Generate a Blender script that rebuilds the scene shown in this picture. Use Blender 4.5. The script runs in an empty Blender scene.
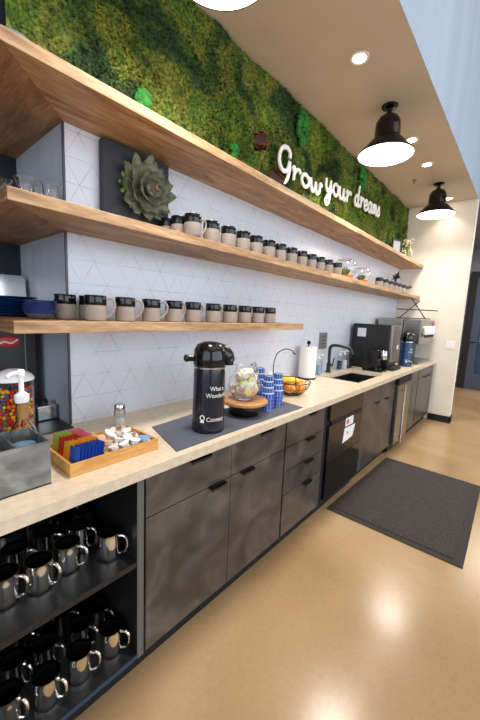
import bpy, bmesh, math, random
import numpy as np
from mathutils import Vector, Matrix
random.seed(7); rng = np.random.default_rng(7)
PI = math.pi
S = bpy.context.scene
COL = S.collection

# ------------------------------------------------------------------ materials
MATS = {}
def newmat(name):
    m = bpy.data.materials.new(name); m.use_nodes = True
    nt = m.node_tree; b = nt.nodes['Principled BSDF']
    MATS[name] = m
    return m, nt, b
def rgb(r, g, b):
    f = lambda c: ((c/255+0.055)/1.055)**2.4 if c/255 > 0.04045 else c/255/12.92
    return (f(r), f(g), f(b), 1)
def simple(name, col, rough=.5, metal=0, **kw):
    m, nt, b = newmat(name)
    b.inputs['Base Color'].default_value = rgb(*col)
    b.inputs['Roughness'].default_value = rough; b.inputs['Metallic'].default_value = metal
    for k, v in kw.items():
        b.inputs[k.replace('_', ' ')].default_value = v
    # tiny procedural roughness variation keeps every surface node based
    n = nt.nodes.new('ShaderNodeTexNoise'); n.inputs['Scale'].default_value = 14
    mr = nt.nodes.new('ShaderNodeMapRange')
    mr.inputs['To Min'].default_value = max(0, rough-.04); mr.inputs['To Max'].default_value = min(1, rough+.04)
    nt.links.new(n.outputs['Fac'], mr.inputs['Value']); nt.links.new(mr.outputs[0], b.inputs['Roughness'])
    return m
def noise_mat(name, c1, c2, scale=5, stretch=(1,1,1), detail=6, rough=.5, metal=0, bump=0, lo=.35, hi=.65, dist=0, rough2=None, mid=None, spec=None):
    m, nt, b = newmat(name); N = nt.nodes; L = nt.links
    tc = N.new('ShaderNodeTexCoord'); mp = N.new('ShaderNodeMapping'); mp.inputs['Scale'].default_value = stretch
    n = N.new('ShaderNodeTexNoise'); n.inputs['Scale'].default_value = scale; n.inputs['Detail'].default_value = detail; n.inputs['Distortion'].default_value = dist
    r = N.new('ShaderNodeValToRGB'); r.color_ramp.elements[0].position = lo; r.color_ramp.elements[1].position = hi
    r.color_ramp.elements[0].color = rgb(*c1); r.color_ramp.elements[1].color = rgb(*c2)
    if mid: e = r.color_ramp.elements.new((lo+hi)/2); e.color = rgb(*mid)
    L.new(tc.outputs['Object'], mp.inputs['Vector']); L.new(mp.outputs[0], n.inputs['Vector']); L.new(n.outputs['Fac'], r.inputs[0]); L.new(r.outputs[0], b.inputs['Base Color'])
    b.inputs['Roughness'].default_value = rough; b.inputs['Metallic'].default_value = metal
    if spec is not None: b.inputs['Specular IOR Level'].default_value = spec
    if rough2 is not None:
        mr = N.new('ShaderNodeMapRange'); mr.inputs['To Min'].default_value = rough; mr.inputs['To Max'].default_value = rough2
        L.new(n.outputs['Fac'], mr.inputs['Value']); L.new(mr.outputs[0], b.inputs['Roughness'])
    if bump:
        bp = N.new('ShaderNodeBump'); bp.inputs['Strength'].default_value = bump; bp.inputs['Distance'].default_value = .01
        L.new(n.outputs['Fac'], bp.inputs['Height']); L.new(bp.outputs[0], b.inputs['Normal'])
    return m
def wood(name, axis, light, dark, mid, sc=3.0, rough=.55):
    m, nt, b = newmat(name); N = nt.nodes; L = nt.links
    tc = N.new('ShaderNodeTexCoord'); mp = N.new('ShaderNodeMapping')
    s = [sc*3.2, sc*3.2, sc*3.2]; s[axis] = sc*.45
    mp.inputs['Scale'].default_value = s
    n = N.new('ShaderNodeTexNoise'); n.inputs['Scale'].default_value = 1.3; n.inputs['Detail'].default_value = 8; n.inputs['Distortion'].default_value = 1.4
    n2 = N.new('ShaderNodeTexNoise'); n2.inputs['Scale'].default_value = 9; n2.inputs['Detail'].default_value = 4
    v = N.new('ShaderNodeTexVoronoi'); v.inputs['Scale'].default_value = 4.0
    mp2 = N.new('ShaderNodeMapping'); s2 = [1.2]*3; s2[axis] = .7; mp2.inputs['Scale'].default_value = s2
    L.new(tc.outputs['Object'], mp.inputs['Vector']); L.new(tc.outputs['Object'], mp2.inputs['Vector'])
    L.new(mp.outputs[0], n.inputs['Vector']); L.new(mp.outputs[0], n2.inputs['Vector']); L.new(mp2.outputs[0], v.inputs['Vector'])
    mx = N.new('ShaderNodeMix'); mx.inputs[0].default_value = .35
    L.new(n.outputs['Fac'], mx.inputs[2]); L.new(n2.outputs['Fac'], mx.inputs[3])
    r = N.new('ShaderNodeValToRGB'); cr = r.color_ramp
    cr.elements[0].position = .33; cr.elements[0].color = rgb(*dark); cr.elements[1].position = .66; cr.elements[1].color = rgb(*light)
    e = cr.elements.new(.48); e.color = rgb(*mid)
    L.new(mx.outputs[0], r.inputs[0])
    kn = N.new('ShaderNodeValToRGB'); kn.color_ramp.elements[0].position = .03; kn.color_ramp.elements[1].position = .10
    kn.color_ramp.elements[0].color = (.16,.10,.07,1); kn.color_ramp.elements[1].color = (1,1,1,1)
    L.new(v.outputs['Distance'], kn.inputs[0])
    ml = N.new('ShaderNodeMix'); ml.data_type = 'RGBA'; ml.blend_type = 'MULTIPLY'; ml.inputs[0].default_value = .9
    L.new(r.outputs[0], ml.inputs[6]); L.new(kn.outputs[0], ml.inputs[7]); L.new(ml.outputs[2], b.inputs['Base Color'])
    b.inputs['Roughness'].default_value = rough
    bp = N.new('ShaderNodeBump'); bp.inputs['Strength'].default_value = .25; bp.inputs['Distance'].default_value = .004
    L.new(mx.outputs[0], bp.inputs['Height']); L.new(bp.outputs[0], b.inputs['Normal'])
    return m
def emis(name, col, strength):
    m, nt, b = newmat(name)
    b.inputs['Base Color'].default_value = rgb(*col); b.inputs['Emission Color'].default_value = rgb(*col); b.inputs['Emission Strength'].default_value = strength
    return m
def glass(name, col=(255,255,255), rough=0, ior=1.45):
    m, nt, b = newmat(name)
    b.inputs['Base Color'].default_value = rgb(*col); b.inputs['Roughness'].default_value = rough
    b.inputs['Transmission Weight'].default_value = 1; b.inputs['IOR'].default_value = ior
    return m

wood('oak_x', 0, (208,174,132), (122,86,58), (172,134,95))
wood('oak_y', 1, (186,148,108), (110,75,50), (150,112,77))
wood('oak_round', 0, (205,150,95), (160,100,55), (190,132,80), sc=9, rough=.35)
wood('bamboo', 0, (222,170,98), (190,132,66), (208,152,82), sc=8, rough=.4)
noise_mat('laminate', (54,49,46), (98,90,83), scale=4.5, detail=7, rough=.26, rough2=.42, dist=1.2, lo=.34, hi=.7, mid=(74,68,64))
simple('black', (16,16,18), .4); simple('black_gloss', (10,10,12), .12); simple('black_matte', (13,13,15), .75)
simple('black_metal', (22,21,22), .35, .6)
simple('navy_wall', (20,26,38), .6)
simple('charcoal', (38,38,40), .5); simple('shelf_black', (27,26,28), .35); simple('panel_edge', (92,94,90), .5); simple('dark_reflection', (16,16,18), .25); simple('foil_blue', (120,160,214), .4); simple('foil_tan', (214,170,120), .4)
noise_mat('pale_return', (176,182,194), (186,192,204), scale=3, stretch=(1,3,.4), rough=.35)
noise_mat('quartz', (212,194,168), (222,205,181), scale=38, detail=2, rough=.2, rough2=.28)
noise_mat('ceiling_paint', (200,186,168), (205,192,175), scale=4, rough=.85)
noise_mat('cream_paint', (226,218,203), (232,225,211), scale=5, rough=.7)
noise_mat('blue_grey_paint', (166,182,200), (176,192,209), scale=1.5, stretch=(3,1,.3), rough=.7)
noise_mat('dark_grey_paint', (112,114,122), (120,122,130), scale=3, rough=.7)
simple('steel', (205,205,205), .16, 1); noise_mat('brushed_steel', (150,146,140), (176,172,166), scale=6, stretch=(1,1,30), rough=.3, metal=1)
simple('mirror_steel', (236,234,230), .08, 1)
noise_mat('galvanized', (118,120,122), (160,160,158), scale=9, detail=8, rough=.42, rough2=.6, metal=.75, dist=1.5)
noise_mat('dark_steel', (66,60,56), (80,74,68), scale=3, stretch=(1,1,8), rough=.26, metal=.85)
simple('white', (238,236,232), .5); simple('white_gloss', (240,240,240), .2)
simple('letter_white', (236,234,228), .5)
simple('paper', (240,238,235), .9)
simple('sand_glaze', (160,147,137), .55); simple('black_glaze', (14,15,19), .12)
simple('navy_glaze', (20,44,92), .15); simple('bowl_glaze', (92,80,86), .3)
simple('navy_print', (24,52,92), .28); simple('door_navy', (70,76,96), .4)
simple('dark_frame', (26,24,26), .45); simple('red', (190,22,34), .35); simple('red_soft', (214,92,84), .5)
simple('orange_fruit', (232,140,30), .45); noise_mat('banana', (222,176,40), (240,204,70), scale=8, rough=.45)
noise_mat('orange_peel', (222,130,30), (240,160,50), scale=40, rough=.45, bump=.2)
simple('lemon', (240,208,70), .4); simple('lemon_flesh', (250,236,150), .35); simple('ice', (250,246,232), .25)
simple('amber', (176,128,70), .3); simple('pump_white', (238,240,242), .3); simple('label_blue', (150,196,226), .5)
simple('bronze', (116,66,34), .3, .8); simple('copper_pot', (60,44,40), .4, .5)
noise_mat('succulent_leaf', (84,90,74), (146,146,120), scale=20, rough=.6); simple('succulent_heart', (196,150,134), .5)
noise_mat('leaf_green', (52,96,34), (120,150,62), scale=20, rough=.5); simple('soil', (60,44,30), .9); simple('pale_flower', (214,198,168), .7)
simple('sensor', (120,120,122), .3); simple('tag_white', (228,228,230), .6)
simple('canvas_dark', (44,46,52), .65); simple('trim_grey', (70,72,80), .4, .5)
glass('clear_glass'); glass('clear_plastic', (250,250,250), .02, 1.2); glass('blue_tint_glass', (190,214,232), .05, 1.1)
simple('cup_rim_blue', (96,128,200), .5)
simple('mat_border', (46,40,37), .8)
simple('airpot_body', (26,28,40), .16)
simple('cool_lit_trim', (58,84,112), .3, .5)  # metal trim with the blue of cool light put into its colour
emis('lamp_glow', (255,250,240), 9); emis('downlight_glow', (255,240,215), 40)
for i, c in enumerate([(204,40,36), (240,190,40), (236,120,36), (60,130,60), (50,96,180), (120,60,36)]): simple('candy_%d' % i, c, .25)
for n, c in [('green', (176,196,72)), ('pink', (232,128,146)), ('red', (208,44,44)), ('yellow', (240,176,40)), ('blue', (34,78,176))]: simple('sachet_'+n, c, .45)

def cup_print():
    m, nt, b = newmat('cup_print'); N = nt.nodes; L = nt.links
    tc = N.new('ShaderNodeTexCoord'); sx = N.new('ShaderNodeSeparateXYZ'); L.new(tc.outputs['Object'], sx.inputs[0])
    at = N.new('ShaderNodeMath'); at.operation = 'ARCTAN2'; L.new(sx.outputs[0], at.inputs[0]); L.new(sx.outputs[1], at.inputs[1])
    cb = N.new('ShaderNodeCombineXYZ'); L.new(at.outputs[0], cb.inputs[0])
    mz = N.new('ShaderNodeMath'); mz.operation = 'MULTIPLY'; mz.inputs[1].default_value = 7; L.new(sx.outputs[2], mz.inputs[0]); L.new(mz.outputs[0], cb.inputs[1])
    br = N.new('ShaderNodeTexBrick'); br.inputs['Color1'].default_value = rgb(26,66,152); br.inputs['Color2'].default_value = rgb(20,54,134); br.inputs['Mortar'].default_value = rgb(200,214,240)
    br.inputs['Scale'].default_value = 1.0; br.inputs['Mortar Size'].default_value = .022; br.inputs['Mortar Smooth'].default_value = 0
    L.new(cb.outputs[0], br.inputs['Vector']); L.new(br.outputs['Color'], b.inputs['Base Color']); b.inputs['Roughness'].default_value = .45
cup_print()

def floor_mat():
    m, nt, b = newmat('polished_concrete'); N = nt.nodes; L = nt.links
    tc = N.new('ShaderNodeTexCoord')
    n = N.new('ShaderNodeTexNoise'); n.inputs['Scale'].default_value = 1.1; n.inputs['Detail'].default_value = 9; n.inputs['Distortion'].default_value = .6
    n2 = N.new('ShaderNodeTexNoise'); n2.inputs['Scale'].default_value = 45; n2.inputs['Detail'].default_value = 4
    L.new(tc.outputs['Object'], n.inputs['Vector']); L.new(tc.outputs['Object'], n2.inputs['Vector'])
    mx = N.new('ShaderNodeMix'); mx.inputs[0].default_value = .2; L.new(n.outputs['Fac'], mx.inputs[2]); L.new(n2.outputs['Fac'], mx.inputs[3])
    r = N.new('ShaderNodeValToRGB'); cr = r.color_ramp; cr.elements[0].position = .3; cr.elements[1].position = .7
    cr.elements[0].color = rgb(152,122,85); cr.elements[1].color = rgb(188,157,117); e = cr.elements.new(.5); e.color = rgb(171,140,101)
    L.new(mx.outputs[0], r.inputs[0]); L.new(r.outputs[0], b.inputs['Base Color'])
    mr = N.new('ShaderNodeMapRange'); mr.inputs['To Min'].default_value = .16; mr.inputs['To Max'].default_value = .28; L.new(n.outputs['Fac'], mr.inputs['Value']); L.new(mr.outputs[0], b.inputs['Roughness'])
floor_mat()

def tile_mat():
    # white triangle tiles: three families of thin grout lines, on the x-z plane (or y-z for the side return)
    m, nt, b = newmat('triangle_tile'); N = nt.nodes; L = nt.links
    tc = N.new('ShaderNodeTexCoord'); sx = N.new('ShaderNodeSeparateXYZ'); L.new(tc.outputs['Object'], sx.inputs[0])
    hor = N.new('ShaderNodeMath'); hor.operation = 'SUBTRACT'; L.new(sx.outputs[0], hor.inputs[0]); L.new(sx.outputs[1], hor.inputs[1])
    h = .111; z0 = 1.711
    def line(cx, cz, off):
        a = N.new('ShaderNodeMath'); a.operation = 'MULTIPLY'; a.inputs[1].default_value = cx; L.new(hor.outputs[0], a.inputs[0])
        c = N.new('ShaderNodeMath'); c.operation = 'MULTIPLY_ADD'; c.inputs[1].default_value = cz; L.new(sx.outputs[2], c.inputs[0]); L.new(a.outputs[0], c.inputs[2])
        d = N.new('ShaderNodeMath'); d.operation = 'SUBTRACT'; d.inputs[1].default_value = off; L.new(c.outputs[0], d.inputs[0])
        p = N.new('ShaderNodeMath'); p.operation = 'PINGPONG'; p.inputs[1].default_value = h/2; L.new(d.outputs[0], p.inputs[0])
        return p
    s3 = math.sin(PI/3)
    k = .111/(.128*s3)
    ls = [line(0, 1, z0), line(s3*k, .5, .5*z0 + .002*s3), line(-s3*k, .5, .5*z0 - .002*s3)]
    mn = N.new('ShaderNodeMath'); mn.operation = 'MINIMUM'; L.new(ls[0].outputs[0], mn.inputs[0]); L.new(ls[1].outputs[0], mn.inputs[1])
    m2 = N.new('ShaderNodeMath'); m2.operation = 'MINIMUM'; L.new(mn.outputs[0], m2.inputs[0]); L.new(ls[2].outputs[0], m2.inputs[1])
    n = N.new('ShaderNodeTexNoise'); n.inputs['Scale'].default_value = 7; L.new(tc.outputs['Object'], n.inputs['Vector'])
    r = N.new('ShaderNodeMapRange'); r.inputs['From Min'].default_value = .0006; r.inputs['From Max'].default_value = .0016; L.new(m2.outputs[0], r.inputs['Value'])
    fade = N.new('ShaderNodeMapRange'); fade.inputs['From Min'].default_value = .35; fade.inputs['From Max'].default_value = .62; fade.inputs['To Min'].default_value = .6; fade.inputs['To Max'].default_value = .02
    L.new(n.outputs['Fac'], fade.inputs['Value'])
    inv = N.new('ShaderNodeMath'); inv.operation = 'SUBTRACT'; inv.inputs[0].default_value = 1; L.new(r.outputs[0], inv.inputs[1])
    mu = N.new('ShaderNodeMath'); mu.operation = 'MULTIPLY'; L.new(inv.outputs[0], mu.inputs[0]); L.new(fade.outputs[0], mu.inputs[1])
    mix = N.new('ShaderNodeMix'); mix.data_type = 'RGBA'; mix.inputs[6].default_value = rgb(216,219,228); mix.inputs[7].default_value = rgb(104,108,120)
    L.new(mu.outputs[0], mix.inputs[0]); L.new(mix.outputs[2], b.inputs['Base Color'])
    b.inputs['Roughness'].default_value = .22
    bp = N.new('ShaderNodeBump'); bp.inputs['Strength'].default_value = .3; bp.inputs['Distance'].default_value = .002
    L.new(r.outputs[0], bp.inputs['Height']); L.new(bp.outputs[0], b.inputs['Normal'])
tile_mat()

def moss_mat():
    m, nt, b = newmat('moss'); N = nt.nodes; L = nt.links
    tc = N.new('ShaderNodeTexCoord')
    n = N.new('ShaderNodeTexNoise'); n.inputs['Scale'].default_value = 2.6; n.inputs['Detail'].default_value = 2; n.inputs['Distortion'].default_value = .8
    n2 = N.new('ShaderNodeTexNoise'); n2.inputs['Scale'].default_value = 60; n2.inputs['Detail'].default_value = 6
    L.new(tc.outputs['Object'], n.inputs['Vector']); L.new(tc.outputs['Object'], n2.inputs['Vector'])
    r = N.new('ShaderNodeValToRGB'); cr = r.color_ramp
    cr.elements[0].position = .32; cr.elements[0].color = rgb(30,54,14)
    cr.elements[1].position = .68; cr.elements[1].color = rgb(120,136,34)
    for p, c in ((.42,(54,80,20)), (.5,(110,116,34)), (.58,(70,100,24))): e = cr.elements.new(p); e.color = rgb(*c)
    L.new(n.outputs['Fac'], r.inputs[0])
    r2 = N.new('ShaderNodeMapRange'); r2.inputs['From Min'].default_value = .35; r2.inputs['From Max'].default_value = .65; r2.inputs['To Min'].default_value = .35; r2.inputs['To Max'].default_value = 1.5
    L.new(n2.outputs['Fac'], r2.inputs['Value'])
    vm = N.new('ShaderNodeVectorMath'); vm.operation = 'SCALE'; L.new(r.outputs[0], vm.inputs[0]); L.new(r2.outputs[0], vm.inputs['Scale'])
    L.new(vm.outputs[0], b.inputs['Base Color']); b.inputs['Roughness'].default_value = .9
moss_mat()
noise_mat('bright_moss', (18,84,20), (44,132,40), scale=30, rough=.85)
def mat_rubber():
    m, nt, b = newmat('floor_mat'); N = nt.nodes; L = nt.links
    tc = N.new('ShaderNodeTexCoord'); v = N.new('ShaderNodeTexVoronoi'); v.inputs['Scale'].default_value = 62; v.inputs['Randomness'].default_value = .25
    L.new(tc.outputs['Object'], v.inputs['Vector'])
    r = N.new('ShaderNodeValToRGB'); r.color_ramp.elements[0].color = rgb(92,80,70); r.color_ramp.elements[1].color = rgb(40,34,31); r.color_ramp.elements[0].position = .1; r.color_ramp.elements[1].position = .55
    L.new(v.outputs['Distance'], r.inputs[0]); L.new(r.outputs[0], b.inputs['Base Color']); b.inputs['Roughness'].default_value = .75
    bp = N.new('ShaderNodeBump'); bp.invert = True; bp.inputs['Strength'].default_value = .8; bp.inputs['Distance'].default_value = .004; L.new(v.outputs['Distance'], bp.inputs['Height']); L.new(bp.outputs[0], b.inputs['Normal'])
mat_rubber()
def weave():
    m, nt, b = newmat('bar_mat'); N = nt.nodes; L = nt.links
    tc = N.new('ShaderNodeTexCoord'); mp = N.new('ShaderNodeMapping'); mp.inputs['Rotation'].default_value = (0,0,PI/4)
    c = N.new('ShaderNodeTexChecker'); c.inputs['Scale'].default_value = 110; c.inputs['Color1'].default_value = rgb(46,48,58); c.inputs['Color2'].default_value = rgb(112,116,132)
    L.new(tc.outputs['Object'], mp.inputs['Vector']); L.new(mp.outputs[0], c.inputs['Vector']); L.new(c.outputs['Color'], b.inputs['Base Color']); b.inputs['Roughness'].default_value = .6
weave()
M = MATS

# ------------------------------------------------------------------ mesh helpers
class MB:
    def __init__(s): s.v = []; s.f = []; s.sm = []; s.mi = []
    def add(s, vs, fs, smooth=False, mi=0):
        o = len(s.v); s.v += [tuple(p) for p in vs]
        for f in fs: s.f.append([o+i for i in f]); s.sm.append(smooth); s.mi.append(mi)
        return s
    def box(s, x0, x1, y0, y1, z0, z1, mi=0):
        vs = [(x,y,z) for z in (z0,z1) for y in (y0,y1) for x in (x0,x1)]
        return s.add(vs, [(0,2,3,1),(4,5,7,6),(0,1,5,4),(2,6,7,3),(0,4,6,2),(1,3,7,5)], mi=mi)
    def prism(s, pts, z0, z1, mi=0, smooth=False):
        n = len(pts); vs = [(x,y,z0) for x,y in pts]+[(x,y,z1) for x,y in pts]
        s.add(vs, [tuple(range(n))[::-1], tuple(range(n,2*n))], mi=mi)
        o = len(s.v)-2*n
        for i in range(n):
            j = (i+1)%n; s.f.append([o+i,o+j,o+n+j,o+n+i]); s.sm.append(smooth); s.mi.append(mi)
        return s
    def lathe(s, prof, c=(0,0,0), n=28, sx=1, sy=1, smooth=True, mi=0, rot=None):
        vs = []; fs = []
        for r, z in prof:
            for k in range(n):
                a = 2*PI*k/n; p = Vector((r*math.cos(a)*sx, r*math.sin(a)*sy, z))
                if rot: p = rot @ p
                vs.append((p.x+c[0], p.y+c[1], p.z+c[2]))
        for i in range(len(prof)-1):
            for k in range(n):
                j = (k+1)%n; fs.append((i*n+k, i*n+j, (i+1)*n+j, (i+1)*n+k))
        s.add(vs, fs, smooth, mi)
        return s
    def solid(s, prof, c=(0,0,0), n=28, **k):   # closed lathe: axis ends added
        e = 1e-5
        p = ([(e, prof[0][1])] if prof[0][0] > e else []) + list(prof) + ([(e, prof[-1][1])] if prof[-1][0] > e else [])
        return s.lathe(p, c, n, **k)
    def tube(s, pts, r, n=8, closed=False, mi=0, flat=None):
        P = [Vector(p) for p in pts]; m = len(P); R = r if isinstance(r, (list, tuple)) else [r]*m
        vs = []; fs = []; up = None
        for i in range(m):
            a = P[(i-1) % m] if (closed or i) else P[i]; b = P[(i+1) % m] if (closed or i < m-1) else P[i]
            t = (b-a); t = t.normalized() if t.length > 1e-9 else Vector((0,0,1))
            if up is None:
                up = Vector((0,0,1)) if abs(t.z) < .9 else Vector((1,0,0))
            u = up - t*up.dot(t)
            if u.length < 1e-6: u = t.orthogonal()
            u.normalize(); w = t.cross(u); up = u
            for k in range(n):
                a_ = 2*PI*k/n; q = u*math.cos(a_)*R[i]+w*math.sin(a_)*R[i]
                if flat: q = Vector((q.x, q.y*flat, q.z))
                vs.append(P[i]+q)
        for i in range(m if closed else m-1):
            for k in range(n):
                j = (k+1)%n; i2 = (i+1)%m; fs.append((i*n+k, i*n+j, i2*n+j, i2*n+k))
        s.add(vs, fs, True, mi)
        if not closed:
            s.add(vs[:n], [tuple(range(n))[::-1]], False, mi); s.add(vs[-n:], [tuple(range(n))], False, mi)
        return s
    def sphere(s, c, r, sc=(1,1,1), nu=16, nv=10, mi=0, rot=None):
        prof = [(max(1e-5, math.sin(PI*i/nv))*r, -math.cos(PI*i/nv)*r) for i in range(nv+1)]
        vs = []; fs = []
        for rr, z in prof:
            for k in range(nu):
                a = 2*PI*k/nu; p = Vector((rr*math.cos(a)*sc[0], rr*math.sin(a)*sc[1], z*sc[2]))
                if rot: p = rot @ p
                vs.append(p+Vector(c))
        for i in range(nv):
            for k in range(nu):
                j = (k+1)%nu; fs.append((i*nu+k, i*nu+j, (i+1)*nu+j, (i+1)*nu+k))
        return s.add(vs, fs, True, mi)
    def xf(s, mat):
        s.v = [tuple(mat @ Vector(p)) for p in s.v]; return s
    def build(s, name, mats, parent=None, loc=None, bevel=0, rz=0):
        me = bpy.data.meshes.new(name); me.from_pydata(s.v, [], s.f); 
        me.polygons.foreach_set('use_smooth', s.sm); me.polygons.foreach_set('material_index', s.mi)
        for m in (mats if isinstance(mats, (list, tuple)) else [mats]): me.materials.append(M[m])
        bm = bmesh.new(); bm.from_mesh(me); bmesh.ops.remove_doubles(bm, verts=bm.verts, dist=3e-5); bmesh.ops.recalc_face_normals(bm, faces=bm.faces)
        bmesh.ops.dissolve_degenerate(bm, edges=bm.edges, dist=1e-6)
        for e in bm.edges:
            if len(e.link_faces) == 2 and e.calc_face_angle(0) > .7: e.smooth = False
        bm.to_mesh(me); bm.free(); me.update()
        o = bpy.data.objects.new(name, me); COL.objects.link(o)
        if loc: o.location = loc
        o.rotation_euler.z = rz
        if parent: o.parent = parent
        if bevel:
            b = o.modifiers.new('bevel', 'BEVEL'); b.width = bevel; b.segments = 2; b.limit_method = 'ANGLE'
        return o
def tag(o, label=None, cat=None, group=None, kind=None):
    if label: o['label'] = label
    if cat: o['category'] = cat
    if group: o['group'] = group
    if kind: o['kind'] = kind
    return o
def thing(name, label, cat, loc=(0,0,0), rz=0, group=None):
    o = bpy.data.objects.new(name, None); o.empty_display_size = .05; COL.objects.link(o)
    o.location = loc; o.rotation_euler.z = rz
    return tag(o, label, cat, group)
def dup(root, loc, rz=None, label=None, group=None):
    kids = lambda o: list(o.children)
    def rec(o, par):
        c = o.copy(); COL.objects.link(c)
        if par: c.parent = par
        for k in kids(o): rec(k, c)
        return c
    r = rec(root, None); r.location = loc
    if rz is not None: r.rotation_euler.z = rz
    if label: r['label'] = label
    if group: r['group'] = group
    return r
def struct(name, mb, mats, **k): return tag(mb.build(name, mats, **k), kind='structure')
def spline(pts, n=8, closed=False):
    P = [Vector(p) for p in pts]; out = []; m = len(P)
    for i in range(m if closed else m-1):
        g = lambda k: P[k % m] if closed else P[max(0, min(m-1, k))]
        a, b, c, d = g(i-1), g(i), g(i+1), g(i+2)
        for j in range(n):
            t = j/n; out.append(.5*((2*b)+(c-a)*t+(2*a-5*b+4*c-d)*t*t+(3*b-a-3*c+d)*t**3))
    if not closed: out.append(P[-1])
    return out
ORD = ['first','second','third','fourth','fifth','sixth','seventh','eighth','ninth','tenth','eleventh','twelfth','thirteenth','fourteenth']
def text_mesh(body, size, name, mat, parent, mtx, bend=None, extrude=.0004):
    cu = bpy.data.curves.new(name, 'FONT'); cu.body = body; cu.size = size; cu.extrude = extrude; cu.resolution_u = 3
    t = bpy.data.objects.new(name, cu); COL.objects.link(t)
    dg = bpy.context.evaluated_depsgraph_get(); dg.update()
    me = bpy.data.meshes.new_from_object(t.evaluated_get(dg)); bpy.data.objects.remove(t)
    for v in me.vertices:
        p = v.co.copy()
        v.co = bend(p) if bend else mtx @ p
    me.materials.clear(); me.materials.append(M[mat]); o = bpy.data.objects.new(name, me); COL.objects.link(o); o.parent = parent
    return o
RXW = Matrix.Rotation(PI/2, 4, 'X')       # text facing -y
def facing(x, y, z): return Matrix.Translation((x,y,z)) @ RXW

# ------------------------------------------------------------------ camera
cam = bpy.data.cameras.new('camera'); co = bpy.data.objects.new('camera', cam); COL.objects.link(co)
f_px, yaw, pitch, roll = 333.74, math.radians(-49.477), math.radians(-7.9036), math.radians(2.4684)
fw = Vector((math.sin(-yaw)*math.cos(pitch), math.cos(-yaw)*math.cos(pitch), math.sin(pitch)))
rt = fw.cross(Vector((0,0,1))).normalized(); up = rt.cross(fw)
r2 = rt*math.cos(roll)+up*math.sin(roll); u2 = -rt*math.sin(roll)+up*math.cos(roll)
mw = Matrix((r2, u2, -fw)).transposed().to_4x4(); mw.translation = (-.6709, -1.6491, 1.491)
co.matrix_world = mw; cam.sensor_fit = 'VERTICAL'; cam.sensor_height = 36; cam.lens = 36*f_px/720; cam.clip_start = .02
S.camera = co

# ------------------------------------------------------------------ constants
XE = 5.06; YS = -.907; ZC = 3.193; CT = .915; YF = -.65; YD = -.62
TZ, MZ, LZ, TH = 2.2876, 1.8252, 1.3899, .0436; SD = -.323; SX = -.312

# ------------------------------------------------------------------ setting
struct('floor', MB().box(-4, 9.5, -6.5, 1.2, -.05, 0), 'polished_concrete')
struct('wall_back', MB().box(0, XE+.6, 0, .62, 0, 5.6), 'triangle_tile')
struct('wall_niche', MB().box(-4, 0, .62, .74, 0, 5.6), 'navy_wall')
struct('wall_left', MB().box(-4.1,-4,-6.5,-4.85,0,5.6).box(-4.1,-4,-.35,.62,0,5.6).box(-4.1,-4,-4.85,-.35,0,.8).box(-4.1,-4,-4.85,-.35,3.8,5.6), 'cream_paint')  # opening added to the unseen left wall for the side fill
struct('added_window', MB().box(-4.07,-4.03,-2.64,-2.56,.8,3.8).box(-4.07,-4.03,-4.85,-4.79,.8,3.8).box(-4.07,-4.03,-.41,-.35,.8,3.8), 'dark_frame')  # frame added around the unseen side fill light
struct('wall_end', MB().box(XE, XE+.14, YS, 0, 0, ZC), 'cream_paint', bevel=.004)
struct('wall_soffit', MB().box(-4, 8.6, YS, YS+.003, ZC, 5.6), 'blue_grey_paint')
struct('ceiling', MB().box(-4, XE+.14, YS+.0031, .62, ZC, ZC+.12), 'ceiling_paint')
struct('ceiling_corridor', MB().box(XE+.14, 8.6, -6.5, .62, 3.14, ZC), 'dark_grey_paint')['kind']
bpy.data.objects['ceiling_corridor'].name = 'ceiling.001'
struct('ceiling', MB().box(-4, 8.6, -6.5, YS, 5.6, 5.7), 'ceiling_paint')
struct('wall_corridor', MB().box(8.54, 8.66, -6.5, 1.2, 0, 3.2).box(8.54, 8.66, -6.5, 1.2, 3.2, 5.6), 'dark_grey_paint')
struct('wall_right', MB().box(XE+.6, 8.54, .2, .3, 0, 3.14), 'dark_grey_paint')
struct('baseboard_end', MB().box(XE-.014, XE, YS-.014, YD+.0, 0, .1).box(XE-.014, XE+.154, YS-.014, YS, 0, .1), 'black')
struct('baseboard_corridor', MB().box(8.525, 8.54, -.50, .2, 0, .11), 'black')
struct('trim_1', MB().box(-.007, .003, -.004, .003, CT, 5.0), 'trim_grey')      # metal edge on the tiled corner
tag(MB().box(-.0035,-.0002,.0035,.619,CT+.001,TZ-.001).build('wall_return', 'pale_return'), kind='structure')
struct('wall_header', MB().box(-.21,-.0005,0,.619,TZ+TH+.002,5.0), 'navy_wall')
tag(MB().box(-1.2,-.012,-.06,.59,0,.004).build('dark_sheet', 'shelf_black', None, (0,0,CT+.0006)), 'dark sheet covering the counter in the recess behind the candy jar', 'mat')  # thin dark sheet laid over the pale recess counter
# corridor door
dr = thing('door_1', 'navy corridor door with a glass panel in a black frame', 'door', (8.54, -.53, 0)); dr['kind'] = 'structure'; del dr['category']; del dr['label']
MB().box(-.05, -.001, -.13, 0, 0, 2.64).box(-.05, -.001, -1.42, -.13, 2.5, 2.64).box(-.05, -.001, -1.55, -1.42, 0, 2.64).build('door_frame', 'dark_frame', dr)
lf = MB().box(-.035, -.002, -.27, -.13, .01, 2.5).box(-.035, -.002, -1.42, -1.28, .01, 2.5).box(-.035, -.002, -1.28, -.27, .01, .36).box(-.035, -.002, -1.28, -.27, 2.3, 2.5).build('door_leaf', 'door_navy', dr)
MB().box(-.02, -.012, -1.28, -.27, .36, 2.3).build('pane', 'blue_tint_glass', lf)
MB().tube([(-.04,-.16,1.075),(-.085,-.16,1.075)], .012).tube([(-.085,-.155,1.075),(-.085,-.26,1.075)], .011).build('door_handle', 'black_metal', dr)
bl = MB()
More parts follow.
